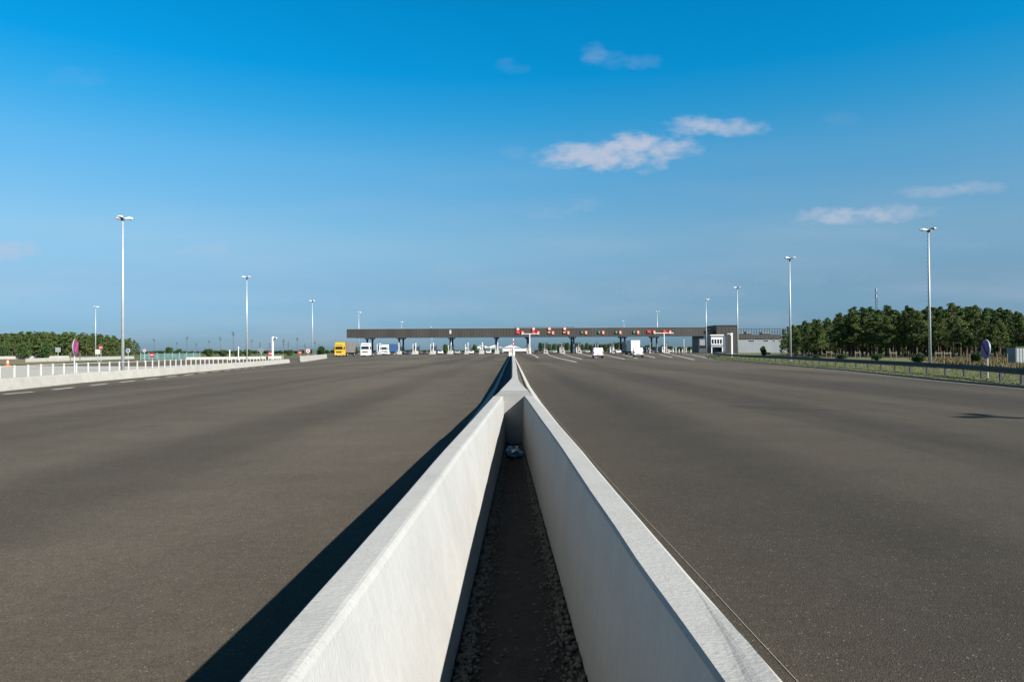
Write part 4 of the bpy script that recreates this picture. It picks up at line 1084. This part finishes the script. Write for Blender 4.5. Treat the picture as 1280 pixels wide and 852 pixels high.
# scrub at the back of the right wood
p = 990
while p < 1345:
    Y = 200 - (p - 1000) * .05 + rnd.uniform(-5, 5)
    w = P(p, 424 + rnd.uniform(-3, 6), Y)
    place(broad[rnd.randrange(3)], w.x, Y, 2.1, rnd.uniform(0, 6), 'dark scrub tree half hidden behind the trunks of the right wood', 'tree', 'scrub behind the right wood', w.z / 1.65)
    p += rnd.uniform(12, 19)
# left wood
prof2 = [(-60, 418), (0, 418), (30, 416), (90, 417), (130, 419), (155, 423), (168, 426), (176, 432)]
for row in range(5):
    p = -60 + rnd.uniform(0, 8)
    while p < 174 - row * 3:
        Y = 330 + row * 14 + rnd.uniform(-5, 5)
        w = P(p, interp(prof2, p) + rnd.uniform(-1.5, 3), Y)
        s_ = w.z / 9.0
        place(low_pines[rnd.randrange(3)], w.x, Y, s_ * 1.2, rnd.uniform(0, 6.28), 'distant pine of the dense wood on the left horizon', 'pine tree', 'pines of the left wood', s_)
        p += rnd.uniform(7, 11)
# bushes: left
for i, (px, Y, wd, top, lab) in enumerate(((31, 180, 17, 427, 'large round green bush before the left wood, the left one of two'), (57, 180, 19, 427, 'large round green bush before the left wood, the right one of two'), (5, 185, 14, 429, 'green bush at the left edge of the picture'),
        (211, 200, 11, 433.5, 'round dark bush left of the pair above the left railing'), (225, 195, 12, 435.5, 'round dark bush right of the pair above the left railing'), (261, 200, 13, 435, 'green bush in the middle of the railing, left of three'), (279, 210, 11, 437, 'green bush just left of the second mast'),
        (297, 200, 12, 437, 'green bush directly left of the second mast foot'), (310, 200, 11, 436, 'green bush behind the foot of the second mast'), (362, 220, 9, 437, 'small green bush between the camera column and the round sign'), (402, 210, 13, 432, 'leafy green tree left of the yellow truck'), (443, 230, 10, 433, 'leafy green tree between the two foremost trucks'))):
    w = P(px, top, Y); hgt = w.z; r_ = wd * Y / FPX / 2
    place(broad[i % 3], w.x, Y, r_ / 1.0, i * 1.3, lab, 'bush', 'round bushes on the left', hgt / 1.65)
for i, (px, Y, wd, base, top, lab) in enumerate(((1148.5, 75, 19, 454, 441, 'round green bush just left of the nearest right mast'), (1096, 90, 15, 452, 441.5, 'yellowish round bush before the middle of the right wood'), (1052, 100, 16, 450, 442.5, 'small round bush before the left part of the right wood'), (1021, 110, 12, 449, 443, 'low bush near the left end of the right wood'),
        (1220, 66, 15, 455, 438, 'dark round bush left of the slanted violet sign'), (961, 190, 6, 447, 440, 'dark low bush before the grey wing of the building'), (954.5, 150, 9, 447, 432, 'small young tree before the grey wing'))):
    w = P(px, top, Y); r_ = wd * Y / FPX / 2
    place(broad[(i + 1) % 3], w.x, Y, r_, i * 1.7, lab, 'bush', 'round bushes on the right', w.z / 1.65)
for i, px in enumerate((980, 984.5, 977, 988)):
    w = P(px, (412, 409, 424, 414)[i], 150 + i * 6)
    place(pines[i % 5], w.x, 150 + i * 6, w.z / 9 * .75, i * 2.1, ('slender pine before the right end of the grey wing', 'pine just left of the mast by the right wood', 'lowest small pine before the grey wing', 'pine behind the mast by the right wood')[i], 'pine tree', None, w.z / 9)
# far tree lines beyond the plaza
def line(p0, p1, top0, top1, Y, step, lab, grp, jit=2.0, kind='mix'):
    p = p0
    while p < p1:
        top = top0 + (top1 - top0) * (p - p0) / (p1 - p0) + rnd.uniform(-jit, jit * .4)
        w = P(p, top, Y + rnd.uniform(-12, 12)); hgt = max(1.5, w.z)
        if kind == 'pine': place(pines[rnd.randrange(5)], w.x, w.y, hgt / 9 * 1.5, rnd.uniform(0, 6), lab, 'tree', grp, hgt / 9)
        else: place(broad[rnd.randrange(3)], w.x, w.y, step * Y / FPX * .62, rnd.uniform(0, 6), lab, 'tree', grp, hgt / 1.65)
        p += step * rnd.uniform(.7, 1.2)
line(174, 440, 438.8, 437.4, 430, 6.5, 'low dark tree of the hedge line along the left horizon', 'hedge line on the left horizon', 1.2)
line(440, 640, 437.8, 437.2, 460, 8, 'low distant tree seen beneath the left half of the canopy', 'far trees beneath the left half of the canopy', 1.0)
line(676, 800, 429.5, 428.5, 430, 6, 'distant tree of the wood seen beneath the right half of the canopy', 'far wood beneath the right half of the canopy', 2.5)
line(800, 985, 433, 432.6, 440, 6.5, 'low distant tree of the hedge beyond the right lanes', 'far hedge beyond the right lanes', .8)
for px, top, Y, lab in ((503, 434.5, 340, 'dark shrub between the second and third left islands'), (556.5, 429.5, 340, 'dark tree left of the fifth left toll island'), (592.5, 430, 345, 'round dark tree right of the sixth left toll island'), (699, 431, 350, 'dark tree behind the third right toll island')):
    w = P(px, top, Y); place(broad[1], w.x, Y, 1.6, px, lab, 'tree', 'single trees behind the toll islands', w.z / 1.65)
# lone storm-stripped pines along the horizon
rnd = random.Random(9)
lone = []
for v_ in range(3):
    t = MB(); c = MB(); t.tube((0, 0, 0), (.2, 0, 9.6), .13, .05, n=6)
    for k in range(7): t.tube((.1, 0, 4 + k * .75), (rnd.uniform(-.9, .9), rnd.uniform(-.9, .9), 4.5 + k * .8), .04, .015, n=4)
    for k in range(4 + v_ * 3): leaf_cloud(c, rnd.uniform(-.5, .6), rnd.uniform(-.5, .5), rnd.uniform(7.6 - v_, 9.8), .5, .5, .35, 14, .2, rnd)
    lone.append(make_tree('lone_pine', t, c, M['needle']))
for i, (px, top, v_) in enumerate(((192.5, 423, 0), (221, 427, 0), (233.5, 420, 0), (245.5, 428, 1), (261.5, 424.5, 0), (275.5, 420.5, 0), (291.5, 414, 0), (314.5, 424, 0), (325, 428, 2), (337, 428, 2), (354.5, 423.5, 2), (360.5, 427, 2), (371.5, 421, 0), (381, 429.5, 2), (394, 426, 1), (398.5, 430, 2))):
    Y = 400; w = P(px, top, Y)
    place(lone[v_], w.x, Y, w.z / 9.8 * 1.0, i * 1.1, 'lone storm-stripped pine on the left horizon' if v_ == 0 else 'lone tufted pine on the left horizon', 'pine tree', 'stripped lone pines on the left horizon' if v_ == 0 else 'tufted lone pines on the left horizon', w.z / 9.8)
# lattice mast above the right wood
w = P(1095, 360, 380)
e = empty('radio_mast', (w.x, 380, 0), label='thin lattice radio mast rising above the right pine wood', cat='radio mast')
b = MB(); hh = w.z
for k in range(3):
    a = k * 2.094; b.tube((math.cos(a) * .8, math.sin(a) * .8, 0), (math.cos(a) * .45, math.sin(a) * .45, hh), .08, .06, n=4)
nseg = 26
for s_ in range(nseg):
    for k in range(3):
        a, c = k * 2.094, (k + 1) * 2.094; r0 = .8 - .35 * s_ / nseg; r1 = .8 - .35 * (s_ + 1) / nseg
        b.tube((math.cos(a) * r0, math.sin(a) * r0, hh * s_ / nseg), (math.cos(c) * r1, math.sin(c) * r1, hh * (s_ + 1) / nseg), .045, n=4)
b.build('lattice', M['rail'], e)
for z in (hh - 1, hh - 4.2): MB().tube((0, 0, z - 1), (0, 0, z + 1), .38, n=10).build('antenna_drum', M['galv'], e)
for pr in pines + low_pines + broad + lone:
    for c in list(pr.children): bpy.data.objects.remove(c)
    bpy.data.objects.remove(pr)
print('right pines', NR, 'objects', len(bpy.data.objects))
